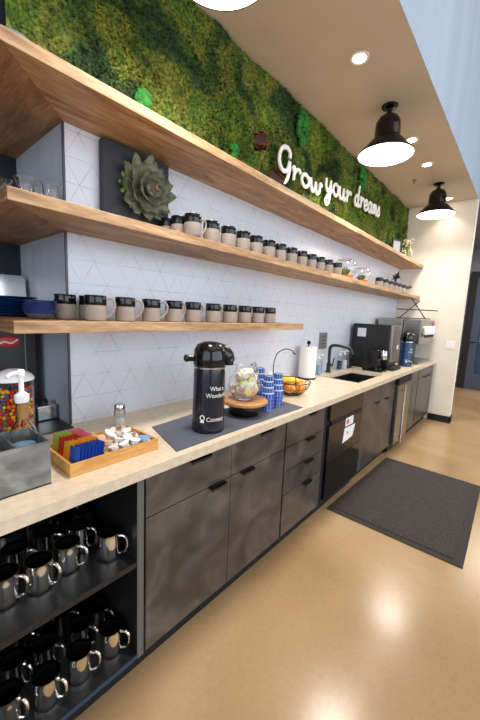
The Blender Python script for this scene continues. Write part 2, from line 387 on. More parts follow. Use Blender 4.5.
for i in range(9): bl.box(-.011, -.008, -1.27, -.3, 1.1+.055*i, 1.13+.055*i)
tag(bl.build('blind', 'white', dr), 'white slatted blind behind the door glass')
# the rest of the hall: a window wall behind the camera
struct('wall_front', MB().box(-4,9.5,-6.6,-6.5,0,.5).box(-4,9.5,-6.6,-6.5,4.4,5.6).box(-4,-3,-6.6,-6.5,.5,4.4).box(7.5,9.5,-6.6,-6.5,.5,4.4), 'cream_paint')
w = MB()
for i in range(8): w.box(-3+1.5*i-.04, -3+1.5*i+.04, -6.58, -6.52, .5, 4.4)
w.box(-3,7.5,-6.58,-6.52,2.4,2.48)
struct('window_1', w, 'dark_frame')

# moss wall (stuff): lumpy base sheet plus tufts
def fbm(x, z, seed, sc, octv=4):
    r = np.random.default_rng(seed); out = np.zeros_like(x); amp = 1; tot = 0
    for o in range(octv):
        for k in range(4):
            a = r.uniform(0, 2*PI); ph = r.uniform(0, 2*PI); fq = sc*(1.9**o)*r.uniform(.7,1.3)
            out += amp*np.sin((x*math.cos(a)+z*math.sin(a))*fq+ph+1.3*np.sin((z*math.cos(a)-x*math.sin(a))*fq*.6+ph*2))
        tot += amp*2.2; amp *= .55
    return out/tot
nx, nz = 720, 130; x0, x1, z0, z1 = -.205, XE-.003, TZ+TH+.001, ZC-.002
X, Z = np.meshgrid(np.linspace(x0, x1, nx), np.linspace(z0, z1, nz)); 
lump = fbm(X, Z, 3, 9)*.016 + fbm(X, Z, 5, 45)*.010 + rng.uniform(-1,1,X.shape)*.004
D = .028+lump; D[0,:] *= .6; D[-1,:] *= .5
Y = -np.clip(D, .004, .05)
verts = np.stack([X,Y,Z], -1).reshape(-1,3)
idx = np.arange(nx*nz).reshape(nz,nx); q = np.stack([idx[:-1,:-1],idx[:-1,1:],idx[1:,1:],idx[1:,:-1]],-1).reshape(-1,4)
fv = [verts.tolist()]; tufts = []
NT = 52000
tx = rng.uniform(x0+.01, x1-.01, NT); tz = rng.uniform(z0+.02, z1-.01, NT)
ix = ((tx-x0)/(x1-x0)*(nx-1)).astype(int); iz = ((tz-z0)/(z1-z0)*(nz-1)).astype(int); ty = Y[iz,ix]
L_ = rng.uniform(.008,.022,NT)*(1+.6*(fbm(tx,tz,11,7)>0)); an = rng.uniform(0,2*PI,NT); ti = rng.uniform(.3,1.2,NT)
dx = np.cos(an)*np.sin(ti)*L_; dz = np.sin(an)*np.sin(ti)*L_*.8-.002; dy = -np.cos(ti)*L_*.7
px, pz = -np.sin(an)*L_*.3, np.cos(an)*L_*.3
b = len(verts)
T3 = np.stack([np.stack([tx-px,ty+.003,tz-pz],-1), np.stack([tx+px,ty+.003,tz+pz],-1), np.stack([np.clip(tx+dx,x0,x1),ty+dy,np.clip(tz+dz,z0,z1)],-1)],1).reshape(-1,3)
allv = np.concatenate([verts,T3])
me = bpy.data.meshes.new('moss_wall')
nq = len(q); me.vertices.add(len(allv)); me.vertices.foreach_set('co', allv.ravel())
tri = np.arange(b, b+3*NT)
me.loops.add(nq*4+NT*3); me.loops.foreach_set('vertex_index', np.concatenate([q.ravel(), tri]))
me.polygons.add(nq+NT); me.polygons.foreach_set('loop_start', np.concatenate([np.arange(nq)*4, nq*4+np.arange(NT)*3]))
me.polygons.foreach_set('loop_total', np.concatenate([np.full(nq,4), np.full(NT,3)])); me.update(calc_edges=True); me.validate()
me.materials.append(M['moss']); mo = bpy.data.objects.new('moss_wall', me); COL.objects.link(mo)
tag(mo, 'wall of preserved green and olive moss above the top shelf', 'moss', kind='stuff')
# bright cushions of moss
def cushion(x, z, r, label, sz=1.0):
    mb = MB(); n = int(46*sz)
    for i in range(n):
        a = random.uniform(0,2*PI); d = r*math.sqrt(random.random()); mb.sphere((x+d*math.cos(a)*.7, -.055-.02*(1-d/r)-random.random()*.008, z+d*math.sin(a)*1.25), random.uniform(.014,.026), nu=7, nv=5)
    tag(mb.build('moss_cushion', 'bright_moss'), label, 'moss', 'bright green moss cushions on the moss wall')
cushion(.36, 2.50, .05, 'bright green moss cushion nearest the left end of the moss wall')
cushion(1.03, 2.53, .03, 'tiny bright green moss cushion left of the stemmed geometric ornament', .4)
cushion(1.84, 3.00, .10, 'large bright green moss cushion above the word Grow', 1.6)
cushion(3.12, 3.02, .10, 'bright green moss cushion above the word dreams', 1.5)

# script words
LET = {
 'G': ([[(.98,1.4),(1.0,1.8),(.7,2.05),(.32,1.8),(.12,1.2),(.18,.6),(.5,.25),(.85,.5),(1.02,1.15)], [(1.02,1.15),(.98,.3),(.8,-.35),(.45,-.55),(.1,-.3)]], 1.25),
 'r': ([[(.0,.7),(.2,1.0),(.22,.5),(.2,0)], [(.2,.4),(.42,.85),(.66,.98),(.82,.78)]], .92),
 'o': ([[(.45,1.0),(.12,.78),(.06,.35),(.38,0),(.74,.25),(.76,.72),(.45,1.0)], [(.7,.85),(.95,.8)]], .98),
 'w': ([[(.0,.98),(.06,.4),(.22,0),(.44,.2),(.55,.85)], [(.55,.85),(.6,.3),(.76,0),(1.0,.25),(1.08,.95),(1.25,.78)]], 1.5),
 'y': ([[(.02,.98),(.05,.4),(.28,.08),(.52,.3),(.68,.98)], [(.68,.98),(.66,0),(.52,-.8),(.26,-1.05),(.08,-.75),(.35,-.25),(.95,.25)]], 1.02),
 'u': ([[(.02,.98),(.04,.35),(.26,0),(.52,.2),(.66,.98)], [(.66,.98),(.66,.3),(.82,0),(1.02,.3)]], 1.06),
 'd': ([[(.66,.8),(.4,1.0),(.1,.75),(.06,.3),(.34,0),(.64,.35)], [(.78,1.95),(.68,1.0),(.66,.3),(.82,0),(1.02,.25)]], 1.04),
 'e': ([[(.08,.42),(.5,.5),(.68,.78),(.42,1.0),(.1,.72),(.08,.28),(.4,0),(.75,.15),(.96,.45)]], .96),
 'a': ([[(.66,.8),(.4,1.0),(.1,.75),(.06,.3),(.34,0),(.64,.35)], [(.7,1.0),(.66,.3),(.82,0),(1.02,.25)]], 1.04),
 'm': ([[(.02,.98),(.1,.6),(.08,0)], [(.1,.5),(.28,.95),(.46,.8),(.46,0)], [(.46,.5),(.66,.95),(.84,.8),(.86,.25),(1.0,0),(1.15,.25)]], 1.2),
 's': ([[(-.05,.25),(.38,1.05)], [(.38,1.05),(.5,.6),(.56,.25),(.34,0),(.08,.12)]], .7),
}
def word(body, xs, xe, zb, zslope, xh, label, widths=None, gap=0):
    tot = sum(LET[c][1] for c in body); sx = (xe-xs)/tot
    wd = thing('script_word', label, 'sign lettering', (xs, -.078, zb), group='white script words mounted on the moss wall')
    cur = 0
    for c in body:
        mb = MB()
        for st in LET[c][0]:
            P = [((cur+px_)*sx, 0, pz_*xh + (cur+px_)*sx*zslope) for px_, pz_ in st]
            pts = spline(P, 6); mb.tube(pts, 0.0155 if c != 'G' else .017, n=8, flat=.7)
        mb.build('letter', 'letter_white', wd); cur += LET[c][1]
    return wd
word('Grow', 1.50, 2.235, 2.562, .02, .098, 'white script word Grow on the moss, leftmost word')
word('your', 2.27, 2.84, 2.645, .05, .108, 'white script word your on the moss, middle word')
word('dreams', 2.93, 3.70, 2.69, .075, .108, 'white script word dreams on the moss, rightmost word')

# ------------------------------------------------------------------ shelves
def shelf(z, xr, label, name='wooden_shelf', left=SX):
    t = thing(name, label, 'shelf', (0, 0, z), group='thick oak shelves wrapping the tiled wall')
    g = .0006
    def poly(pts, nm, mt):
        o = MB().prism(pts, 0, TH).build(nm, mt, t, bevel=.002)
        return o
    poly([(left+g*2, SD), (xr, SD), (xr, 0), (g, 0)], 'front_board', 'oak_x')
    poly([(left, SD+g), (0, g), (0, .618), (left, .618)], 'side_board', 'oak_y')
    return t
shelf(TZ, XE-.002, 'top oak shelf running full length beneath the moss wall')
shelf(MZ, XE-.002, 'middle oak shelf running full length carrying mugs and a succulent picture')
shelf(LZ, 1.62, 'short lowest oak shelf carrying mugs, plates and bowls')

# ------------------------------------------------------------------ countertop with sink cutout
c = MB()
sx0, sx1, sy0, sy1 = 2.30, 3.02, -.535, -.17
for a in [(-2.2,sx0,YF,-.001), (sx1,XE-.001,YF,-.001), (sx0,sx1,YF,sy0), (sx0,sx1,sy1,-.001)]: c.box(a[0],a[1],a[2],a[3],.875,CT)
ctop = tag(c.build('countertop', 'quartz'), 'long beige quartz countertop running under the shelves', 'countertop')
tag(MB().box(-2.2,-.004,-.0005,.618,.875,CT).build('recess_countertop', 'quartz'), 'counter section inside the shaded recess left of the tiled corner', 'countertop')
tag(MB().box(-2.2,-.004,.001,.617,.001,.8745).build('recess_cabinet', 'black_matte'), 'dark cabinet under the recessed counter left of the tiled corner', 'cabinet')
s = thing('kitchen_sink', 'black undermount sink set in the counter by the faucet', 'sink', ((sx0+sx1)/2, (sy0+sy1)/2, .70))
hx, hy = (sx1-sx0)/2, (sy1-sy0)/2
b_ = MB().box(-hx,hx,-hy,hy,-.012,0).box(-hx-.01,-hx,-hy,hy,0,.175).box(hx,hx+.01,-hy,hy,0,.175).box(-hx-.01,hx+.01,-hy-.01,-hy,0,.175).box(-hx-.01,hx+.01,hy,hy+.01,0,.175)
b_.build('basin', 'black', s); MB().solid([(.04,0),(.04,.004),(.03,.006)]).build('drain', 'steel', s)

# ------------------------------------------------------------------ base cabinets
def pull(parent, x, z, w=.11, y=YD):
    MB().box(x-w/2, x+w/2, y-.022, y-.0005, z-.002, z+.004).box(x-w/2, x+w/2, y-.022, y-.019, z-.014, z+.004).build('handle', 'black', parent)
def panel(name, parent, x0, x1, z0, z1, mat='laminate'):
    return MB().box(x0, x1, YD, YD+.02, z0, z1).build(name, mat, parent, bevel=.0012)
def carcass(parent, x0, x1):
    MB().box(x0+.001, x1-.001, YD+.0215, -.003, .1, .872).build('body', 'black_matte', parent)
    MB().box(x0+.001, x1-.001, YD+.05, YD+.065, 0.001, .1).build('toe_kick', 'black_matte', parent)
g = .003
# open shelf unit
t = thing('open_cabinet', 'open dark cabinet at left end of counter holding steel mugs', 'cabinet', (0,0,0))
sp_ = MB().box(-.022,.006,YD+.002,-.004,.1,.872).build('side_panel', 'shelf_black', t)
MB().box(-.022,.006,YD,YD+.0018,.1,.872).build('edge_band', 'panel_edge', sp_)
MB().box(-1.45,-1.422,YD,-.004,.1,.872).build('side_panel', 'charcoal', t)
MB().box(-1.42,-.0225,-.03,-.004,.127,.872).build('back_panel', 'black_matte', t)
MB().box(-1.42,-.0225,YD+.004,-.031,.505,.527).build('shelf_board', 'shelf_black', t)
MB().box(-1.42,-.0225,YD,-.004,.1,.126).build('bottom_panel', 'shelf_black', t)
MB().box(-1.45,.006,YD+.05,YD+.065,.001,.099).build('toe_kick', 'black_matte', t)
# two-drawer two-door cabinet
xa, xm, xb = .016, .503, .985
tag(MB().box(-1.42,-.0225,YD-.003,YD-.0003,.104,.122).build('edge_strip', 'cool_lit_trim', bpy.data.objects['open_cabinet']), 'metal strip along the bottom front edge, cool light painted in as blue')
t = thing('base_cabinet', 'wide dark laminate cabinet with two doors nearest the open mug cabinet', 'cabinet', (0,0,0), group='dark laminate base cabinets')
carcass(t, xa-.008, xb+.006)
for i, (p, q_) in enumerate(((xa, xm-g), (xm, xb-.004))):
    d = panel('drawer', t, p, q_, .693, .862); pull(d, p+.27, .859, .12)
    d = panel('door', t, p, q_, .105, .688); pull(d, (.40 if i == 0 else .62), .687, .10)
# drawer stack
t = thing('drawer_cabinet', 'narrow dark laminate cabinet with a stack of drawers left of the dishwasher', 'cabinet', (0,0,0), group='dark laminate base cabinets')
carcass(t, xb+.007, 1.50)
for z0_, z1_ in ((.693,.862),(.537,.688),(.383,.532),(.105,.378)):
    d = panel('drawer', t, xb+.012, 1.492, z0_, z1_); pull(d, 1.285, z1_-.003, .10)
# dishwasher
t = thing('dishwasher', 'dark stainless dishwasher under the counter between drawers and sink cabinet', 'dishwasher', (0,0,0))
MB().box(1.56,2.21,YD+.021,-.004,.1,.872).box(1.503,1.56,YD+.012,-.004,.1,.872).build('body', 'black_matte', t)
MB().box(1.565,2.205,YD-.012,YD+.02,.735,.862).build('control_panel', 'dark_steel', t, bevel=.003)
MB().box(1.565,2.205,YD-.012,YD+.02,.42,.70).box(1.565,2.205,YD+.005,YD+.02,.70,.735).build('door', 'dark_steel', t, bevel=.003)
MB().box(1.565,2.205,YD-.012,YD+.02,.115,.4195).build('lower_door_panel', 'black_gloss', t, bevel=.003)
MB().box(1.60,2.17,YD-.011,YD+.004,.702,.733).build('handle_recess', 'black_matte', t)
MB().box(1.505,2.209,YD+.05,YD+.065,.001,.099).build('toe_kick', 'black_matte', t)
pg = thing('paper_notice', 'creased paper notice taped on the dishwasher door', 'notice', (1.90, YD-.0135, .50))
MB().add([(-.085,0,.0),(.10,-.004,.02),(.12,-.012,.125),(-.06,0,.12),(-.085,.0008,.0),(.10,-.0032,.02),(.12,-.0112,.125),(-.06,.0008,.12)], [(0,1,2,3),(7,6,5,4),(0,4,5,1),(1,5,6,2),(2,6,7,3),(3,7,4,0)]).build('sheet', 'paper', pg)
MB().box(-.055,.10,-.0008,.0004,.13,.20).build('printed_label', 'tag_white', pg)
MB().solid([(.022,0),(.022,.0006)], n=20).xf(Matrix.Translation((-.012,-.0012,.166))@RXW).build('red_mark', 'red_soft', pg)
MB().solid([(.012,0),(.012,.0006)], n=16).xf(Matrix.Translation((-.01,-.006,.075))@RXW).build('red_mark', 'red_soft', pg)
# sink cabinet
t = thing('sink_cabinet', 'dark laminate cabinet with two doors beneath the sink', 'cabinet', (0,0,0), group='dark laminate base cabinets')
MB().box(2.214,3.15,YD+.0215,YD+.06,.1,.872).box(2.214,2.23,YD+.06,-.003,.1,.872).box(3.13,3.15,YD+.06,-.003,.1,.872).build('body', 'black_matte', t)
MB().box(2.214,3.15,YD+.062,YD+.075,.001,.099).build('toe_kick', 'black_matte', t)
d = panel('door', t, 2.218, 2.70, .105, .862); pull(d, 2.58, .705, .10)
d = panel('door', t, 2.703, 3.146, .105, .862); pull(d, 2.86, .70, .10)
# beverage cooler
t = thing('beverage_cooler', 'undercounter cooler with a tall vertical steel handle', 'refrigerator', (0,0,0))
MB().box(3.153,3.715,YD+.015,-.004,.02,.868).build('body', 'black', t)
MB().box(3.19,3.70,YD-.03,YD+.014,.79,.862).build('top_grille', 'black_matte', t)
MB().box(3.20,3.70,YD-.03,YD+.014,.1,.786).build('door', 'brushed_steel', t, bevel=.003)
MB().tube([(3.27,YD-.075,.13),(3.27,YD-.075,.80)], .014, n=12).tube([(3.27,YD-.075,.73),(3.27,YD-.03,.73)], .009).tube([(3.27,YD-.075,.2),(3.27,YD-.03,.2)], .009).build('handle', 'steel', t)
MB().box(3.153,3.715,YD+.05,YD+.065,.001,.0195).build('toe_kick', 'black_matte', t)
# single door cabinet + end cabinet
t = thing('base_cabinet', 'narrow single door dark cabinet right of the beverage cooler', 'cabinet', (0,0,0), group='dark laminate base cabinets')
carcass(t, 3.717, 4.165); panel('door', t, 3.722, 4.155, .105, .862)
t = thing('base_cabinet', 'dark cabinet at far end of counter against the cream wall', 'cabinet', (0,0,0), group='dark laminate base cabinets')
carcass(t, 4.167, XE-.004)
d = panel('drawer', t, 4.185, XE-.012, .735, .862)
d = panel('door', t, 4.185, 4.62, .105, .73); pull(d, 4.53, .728, .10)
d = panel('door', t, 4.623, XE-.012, .105, .73); pull(d, 4.74, .728, .10)

# floor mat
mt = thing('floor_mat', 'dark ribbed rubber floor mat in front of dishwasher and sink', 'mat', (0,0,0))
MB().prism([(1.66,-.615),(1.66,-1.52),(3.02,-1.49),(3.04,-.64)], .001, .007).build('border', 'mat_border', mt, bevel=.002)
MB().prism([(1.71,-.66),(1.71,-1.465),(2.97,-1.44),(2.985,-.69)], .0072, .0115).build('ribbed_pad', 'floor_mat', mt)

# ------------------------------------------------------------------ pendants
def pendant(x, label):
    t = thing('pendant_lamp', label, 'lamp', (x, -.585, ZC), group='black pendant lamps under the low ceiling')
    MB().solid([(.062,0),(.062,-.008),(.05,-.02),(.02,-.024),(.017,-.055),(.03,-.06),(.03,-.075)][::-1], n=28).build('ceiling_mount', 'black_gloss', t)
    MB().lathe([(.001,-.068),(.04,-.072),(.075,-.09),(.094,-.125),(.098,-.17),(.098,-.235),(.102,-.245),(.098,-.245),(.092,-.235),(.092,-.17),(.088,-.128),(.07,-.096),(.001,-.08)], n=36).build('cap', 'black_gloss', t)
    MB().lathe([(.098,-.243),(.125,-.265),(.210,-.356),(.214,-.371),(.211,-.3715),(.206,-.358),(.121,-.271),(.094,-.249)], n=48).build('shade', 'black_metal', t)
    MB().solid([(.206,-.358),(.2095,-.3695),(.1,-.3705)], n=48).build('diffuser', 'lamp_glow', t)
    return t
PX = (.36, 2.29, 4.23)
pendant(PX[0], 'black pendant lamp cut off by the top edge, nearest the camera')
pendant(PX[1], 'black bell pendant lamp hanging above the word dreams, middle of three')
pendant(PX[2], 'small black bell pendant lamp nearest the cream end wall')
for x in PX:
    l = bpy.data.lights.new('pendant_light', 'AREA'); l.shape = 'DISK'; l.size = .38; l.energy = 18; l.color = (1,.95,.87); l.spread = math.radians(150)
    o = bpy.data.objects.new('pendant_light', l); COL.objects.link(o); o.location = (x, -.585, ZC-.38)
DL = [(1.654,'recessed ceiling downlight nearest the camera'),(2.945,'recessed ceiling downlight right of the middle pendant'),(3.58,'recessed ceiling downlight between middle and far pendants'),(4.87,'recessed ceiling downlight behind the far pendant')]
for x, lb in DL:
    t = thing('downlight', lb, 'ceiling light', (x, -.585, ZC), group='recessed downlights in the low ceiling')
    MB().lathe([(.062,0),(.062,-.004),(.044,-.004),(.042,-.001)], n=28).build('trim_ring', 'white', t)
    MB().solid([(.041,-.001),(.041,-.003)], n=28).build('lens', 'downlight_glow', t)
    l = bpy.data.lights.new('downlight_spot', 'SPOT'); l.energy = 18; l.spot_size = math.radians(105); l.spot_blend = .7; l.shadow_soft_size = .04; l.color = (1,.92,.81)
    o = bpy.data.objects.new('downlight_spot', l); COL.objects.link(o); o.location = (x, -.585, ZC-.012)
t = thing('sprinkler', 'small metal sprinkler head on the ceiling near the moss end', 'sprinkler', (3.95,-.37,ZC))
MB().solid([(.028,0),(.028,-.004),(.008,-.006),(.008,-.03),(.02,-.032),(.02,-.035)][::-1], n=16).build('head', 'sensor', t)

# ------------------------------------------------------------------ stoneware mugs
def mug(label, loc, rz, group):
    t = thing('stoneware_mug', label, 'mug', loc, rz, group)
    R, H = .044, .108
    MB().solid([(R-.006,0),(R-.002,.003),(R,.008),(R,.066)], n=28).build('clay_base', 'sand_glaze', t)
    MB().lathe([(R,.0662),(R+.0004,.067),(R+.0002,H-.003),(R-.0015,H),(R-.0045,H-.002),(R-.005,.012),(.001,.010)], n=28).build('glazed_band', 'black_glaze', t)
    P = spline([(R-.001,0,.092),(R+.018,0,.096),(R+.033,0,.078),(R+.030,0,.05),(R+.015,0,.028),(R-.002,0,.016)], 5)
    MB().tube(P, .0052, n=8).build('handle', 'sand_glaze', t)
    return t
ML = [(0.508,-.285),(0.652,-.272),(0.785,-.275),(0.915,-.275),(1.045,-.272),(1.187,-.27),(1.32,-.27),(1.465,-.27),(1.61,-.27),(1.76,-.268),(1.90,-.27),(2.054,-.27),(2.235,-.27)]
m0 = None
zt = MZ+TH+.0006
for i, (x, y) in enumerate(ML):
    lb = '%s stoneware mug from the left in the front row on the middle shelf' % ORD[i]
    gp = 'stoneware mugs on the middle shelf'
    if m0 is None: m0 = mug(lb, (x,y,zt), math.radians(-12), gp)
    else: dup(m0, (x,y,zt), math.radians(random.uniform(0,22)), lb, gp)
dup(m0, (.492,-.102,zt), math.radians(0), 'stoneware mug at the back against the succulent picture edge', 'stoneware mugs on the middle shelf')
dup(m0, (.497,-.192,zt), math.radians(10), 'stoneware mug directly behind the leftmost front row mug on the middle shelf', 'stoneware mugs on the middle shelf')
for i, x in enumerate([3.42,3.61,3.80,3.99,4.17,4.36,4.55]):
    dup(m0, (x,-.25,zt), math.radians(-10), '%s mug of the far cluster beyond the glass terrariums on the middle shelf' % ORD[i], 'stoneware mugs at the far end of the middle shelf')
zl = LZ+TH+.0006
for i, x in enumerate([0.013,.152,.292,.43,.561,.717,.861,1.004,1.144,1.279]):
    dup(m0, (x+.005,-.235,zl), math.radians(-34 if i < 3 else 2), '%s stoneware mug from the left in the front row on the lowest shelf' % ORD[i], 'stoneware mugs on the lowest shelf')
dup(m0, (-.046,-.085,zl), math.radians(60), 'shaded stoneware mug at the tile corner, leftmost on the lowest shelf', 'stoneware mugs on the lowest shelf')
dup(m0, (.055,-.10,zl), math.radians(30), 'stoneware mug second from left on lowest shelf, behind the front row', 'stoneware mugs on the lowest shelf')

# ------------------------------------------------------------------ steel mugs in the open cabinet
def steel(label, loc, rz, group):
    t = thing('steel_mug', label, 'mug', loc, rz, group)
    MB().lathe([(.001,.001),(.040,.001),(.0425,.004),(.0437,.02),(.0442,.055),(.0440,.085),(.0436,.100),(.0442,.1045),(.0424,.1045),(.0421,.094)], n=36).build('cup', 'mirror_steel', t)
    MB().lathe([(.0419,.0935),(.0424,.08),(.0430,.055),(.0420,.03),(.038,.008),(.001,.007)], n=32).build('mug_interior', 'dark_reflection', t)  # steel inside, coloured dark for the black cabinet it would reflect
    P = spline([(.042,0,.090),(.060,0,.093),(.074,0,.080),(.076,0,.055),(.068,0,.028),(.043,0,.017)], 6)
    MB().tube(P, .005, n=8).build('handle', 'mirror_steel', t)
    return t
US = [('front left corner beyond the frame edge',-.407,-.49),('second in the front row',-.312,-.497),('third in the front row',-.213,-.48),('fourth in the front row',-.118,-.455),('nearest the right panel',-.068,-.545)]
first = None
UP = [(-.412,-.462),(-.314,-.479),(-.213,-.458),(-.140,-.385),(-.078,-.508),(-.350,-.358),(-.245,-.335),(-.168,-.245),(-.250,-.195),(-.112,-.165),(-.086,-.295),(-.345,-.235)]
UL = ['cut by the frame at the left of the upper level, front row','second from left in the front row of the upper level','third from left in the front row of the upper level','fourth from left in the front row of the upper level','front right on the upper level, nearest the cabinet side panel',
 'leftmost of the second row on the upper level','middle of the second row on the upper level','right of the second row on the upper level','half hidden in the third row of the upper level','back right corner of the upper level','against the side panel in the second row of the upper level','back left of the upper level in deep shade']
for i, (x, y) in enumerate(UP):
    lb = 'steel mug '+UL[i]; gp = 'polished steel mugs on the upper level of the open cabinet'; rz = math.radians(random.uniform(-58,-44) if i < 7 else 90)
    if first is None: first = steel(lb, (x,y,.5278), rz, gp)
    else: dup(first, (x,y,.5278), rz, lb, gp)
LP = [(-.43,-.50),(-.322,-.530),(-.211,-.530),(-.085,-.530),(-.382,-.392),(-.286,-.408),(-.164,-.425),(-.19,-.305),(-.073,-.395),(-.325,-.292)]
LL = ['cut by the frame at the left of the lower level','second from left in the front row of the lower level','third from left in the front row of the lower level','front right on the lower level, nearest the cabinet side panel',
 'leftmost of the second row on the lower level','second of the second row on the lower level','third of the second row on the lower level','in the back row of the lower level','against the side panel in the second row of the lower level','back left of the lower level']
for i, (x, y) in enumerate(LP):
    dup(first, (x,y,.1268), math.radians(random.uniform(-66,-46)), 'steel mug '+LL[i], 'polished steel mugs on the lower level of the open cabinet')

# ------------------------------------------------------------------ plates, bowls, glasses on the side arm of the shelves
pz = zl
def plate(loc, lb, first=[None]):
    if first[0] is None:
        o = MB().lathe([(.001,.002),(.07,.002),(.072,0),(.078,0),(.08,.003),(.118,.011),(.12,.013),(.118,.015),(.08,.007),(.001,.006)], n=40).build('dinner_plate', 'navy_glaze'); first[0] = o
    else: o = first[0].copy(); COL.objects.link(o)
    o.location = loc; return tag(o, lb, 'plate', 'navy plates stacked on the lowest shelf')
for i in range(9):
    plate((-.188,.19,pz+.0095*i), 'navy dinner plate, %s from the bottom of the stack' % ORD[i] if i < 8 else 'navy dinner plate on top of the stack')
for i in range(3):
    p_ = [(.001,.001),(.03,.001),(.036,.004),(.056,.026),(.0625,.045),(.0625,.048),(.0605,.047),(.053,.028),(.033,.008),(.001,.006)]
    if i == 0:
        o = thing('bowl', 'small glazed bowl at the bottom of the stack beside the plates', 'bowl', (-.165,-.135,pz), group='stacked bowls on the lowest shelf'); b0 = o
        MB().lathe([p_[k] for k in (0,1,2)]+[(.053,.022),(.0535,.024),(.052,.0245),(.033,.008),(.001,.006)], n=36).build('foot', 'bowl_glaze', o)
        MB().lathe([(.0537,.0225),(.0585,.036),(.0625,.047),(.0605,.047),(.0565,.035),(.0525,.0245)], n=36).build('rim', 'navy_glaze', o)
    else: dup(b0, (-.165,-.135,pz+.0145*i), None, ['','small glazed bowl in the middle of the bowl stack','small glazed bowl on top of the bowl stack'][i])
o = MB().prism([(-.13,0),(.13,0),(.135,.02),(.135,.19),(.115,.21),(-.115,.21),(-.135,.19),(-.135,.02)], -.004, .004).xf(Matrix.Rotation(PI/2,4,'X')).build('steel_tray', 'steel', None, (-.16,.47,pz+.002), bevel=.002)
tag(o, 'polished steel tray standing behind the stack of navy plates', 'tray')
o.rotation_euler.x = math.radians(-6)
def tumbler(label, loc, h=.108, first=[None]):
    if first[0] is None:
        first[0] = o = MB().lathe([(.001,0),(.026,0),(.028,.004),(.033,h-.01),(.04,h),(.0385,h),(.031,h-.012),(.0255,.01),(.001,.009)], n=28).build('glass_tumbler', 'clear_glass')
    else: o = first[0].copy(); COL.objects.link(o)
    o.location = loc; return tag(o, label, 'glass', 'clear glasses on the middle shelf corner')
for x, y, lb in [(-.10,-.12,'clear glass nearest the tile corner on the middle shelf'),(-.19,-.10,'clear glass left of the corner glass on the middle shelf'),(-.11,-.02,'clear glass behind the corner glass on the middle shelf'),(-.24,.0,'clear glass in the cluster above the dark recess, middle shelf'),(-.20,.10,'clear glass at back of the middle shelf corner cluster')]:
    tumbler(lb, (x,y,zt))
o = MB().lathe([(.001,0),(.05,0),(.06,.02),(.07,.08),(.075,.1),(.072,.1),(.066,.08),(.056,.024),(.001,.006)], n=32).build('metal_pot', 'sensor', None, (-.215,-.1,TZ+TH+.0006))
tag(o, 'grey round pot on top shelf left of the moss', 'pot')

# ------------------------------------------------------------------ succulent picture
t = thing('succulent_picture', 'dark square panel with a large grey green succulent leaning on middle shelf', 'wall art', (.345,-.03,zt), 0)
MB().box(-.19,.187,-.018,.018,0,.405).build('panel', 'canvas_dark', t, bevel=.002)
lf = MB(); ctr = Vector((.03,-.03,.225))
def leaf(mb, base, direction, normal, L, W, curl=.35, mi=0):
    d = direction.normalized(); n_ = normal.normalized(); s_ = d.cross(n_).normalized(); rows = 6; vs = []; 
    for i in range(rows+1):
        t_ = i/rows; w_ = W*math.sin(PI*min(1,(t_*.86+.10)))**.8*(1 if t_ < .97 else .25)
        c_ = base + d*L*t_*math.cos(curl*t_) + n_*L*math.sin(curl*t_)*t_*.7
        for k, (a, dn) in enumerate(((-1,.06),(-.5,-.02),(0,-.07),(.5,-.02),(1,.06))): vs.append(c_+s_*a*w_+n_*dn*W*1.8)
    top = [tuple(v) for v in vs]; bot = [tuple(v - n_*(.0035 + .003*(1-abs((j%5)-2)/2))) for j, v in enumerate(vs)]
    fs = []; N_ = len(vs)
    for i in range(rows):
        for k in range(4):
            a = i*5+k; fs.append((a,a+1,a+6,a+5)); fs.append((N_+a,N_+a+5,N_+a+6,N_+a+1))
    for i in range(rows):
        for k in (0,4):
            a = i*5+k; fs.append((a,a+5,N_+a+5,N_+a))
    mb.add(top+bot, fs, True, mi)
for ring, (n_, r0, L, W, tilt) in enumerate([(12,.06,.135,.034,.10),(11,.045,.122,.034,.33),(9,.025,.10,.031,.58),(6,.012,.075,.025,.85)]):
    for k in range(n_):
        a = 2*PI*k/n_+ring*.37+random.uniform(-.08,.08); rad = Vector((math.cos(a),0,math.sin(a)))
        dd = rad*math.cos(tilt)+Vector((0,-1,0))*math.sin(tilt); nn = Vector((0,-1,0))*math.cos(tilt)-rad*math.sin(tilt)
        leaf(lf, ctr+rad*r0*.6+Vector((0,-.012*ring,0)), dd, nn, L*random.uniform(.88,1.1), W)
lf.build('succulent', 'succulent_leaf', t)
lf = MB()
for k in range(6):
    a = 2*PI*k/6; rad = Vector((math.cos(a),0,math.sin(a)))
    leaf(lf, ctr+Vector((.03,-.055,.015)), rad*.6+Vector((0,-.8,0)), Vector((0,-.6,0))-rad*.8, .034, .012)
tag(lf.build('succulent_heart', 'succulent_heart', t), 'pinkish centre of the succulent')
ms = MB()
for k in range(60): 
    a = random.uniform(PI*.75,PI*1.6); d = random.uniform(.05,.135); ms.sphere((ctr.x+d*math.cos(a), -.024, ctr.z+d*math.sin(a)*.9), random.uniform(.008,.014), nu=6, nv=4)
ms.build('moss', 'leaf_green', t)

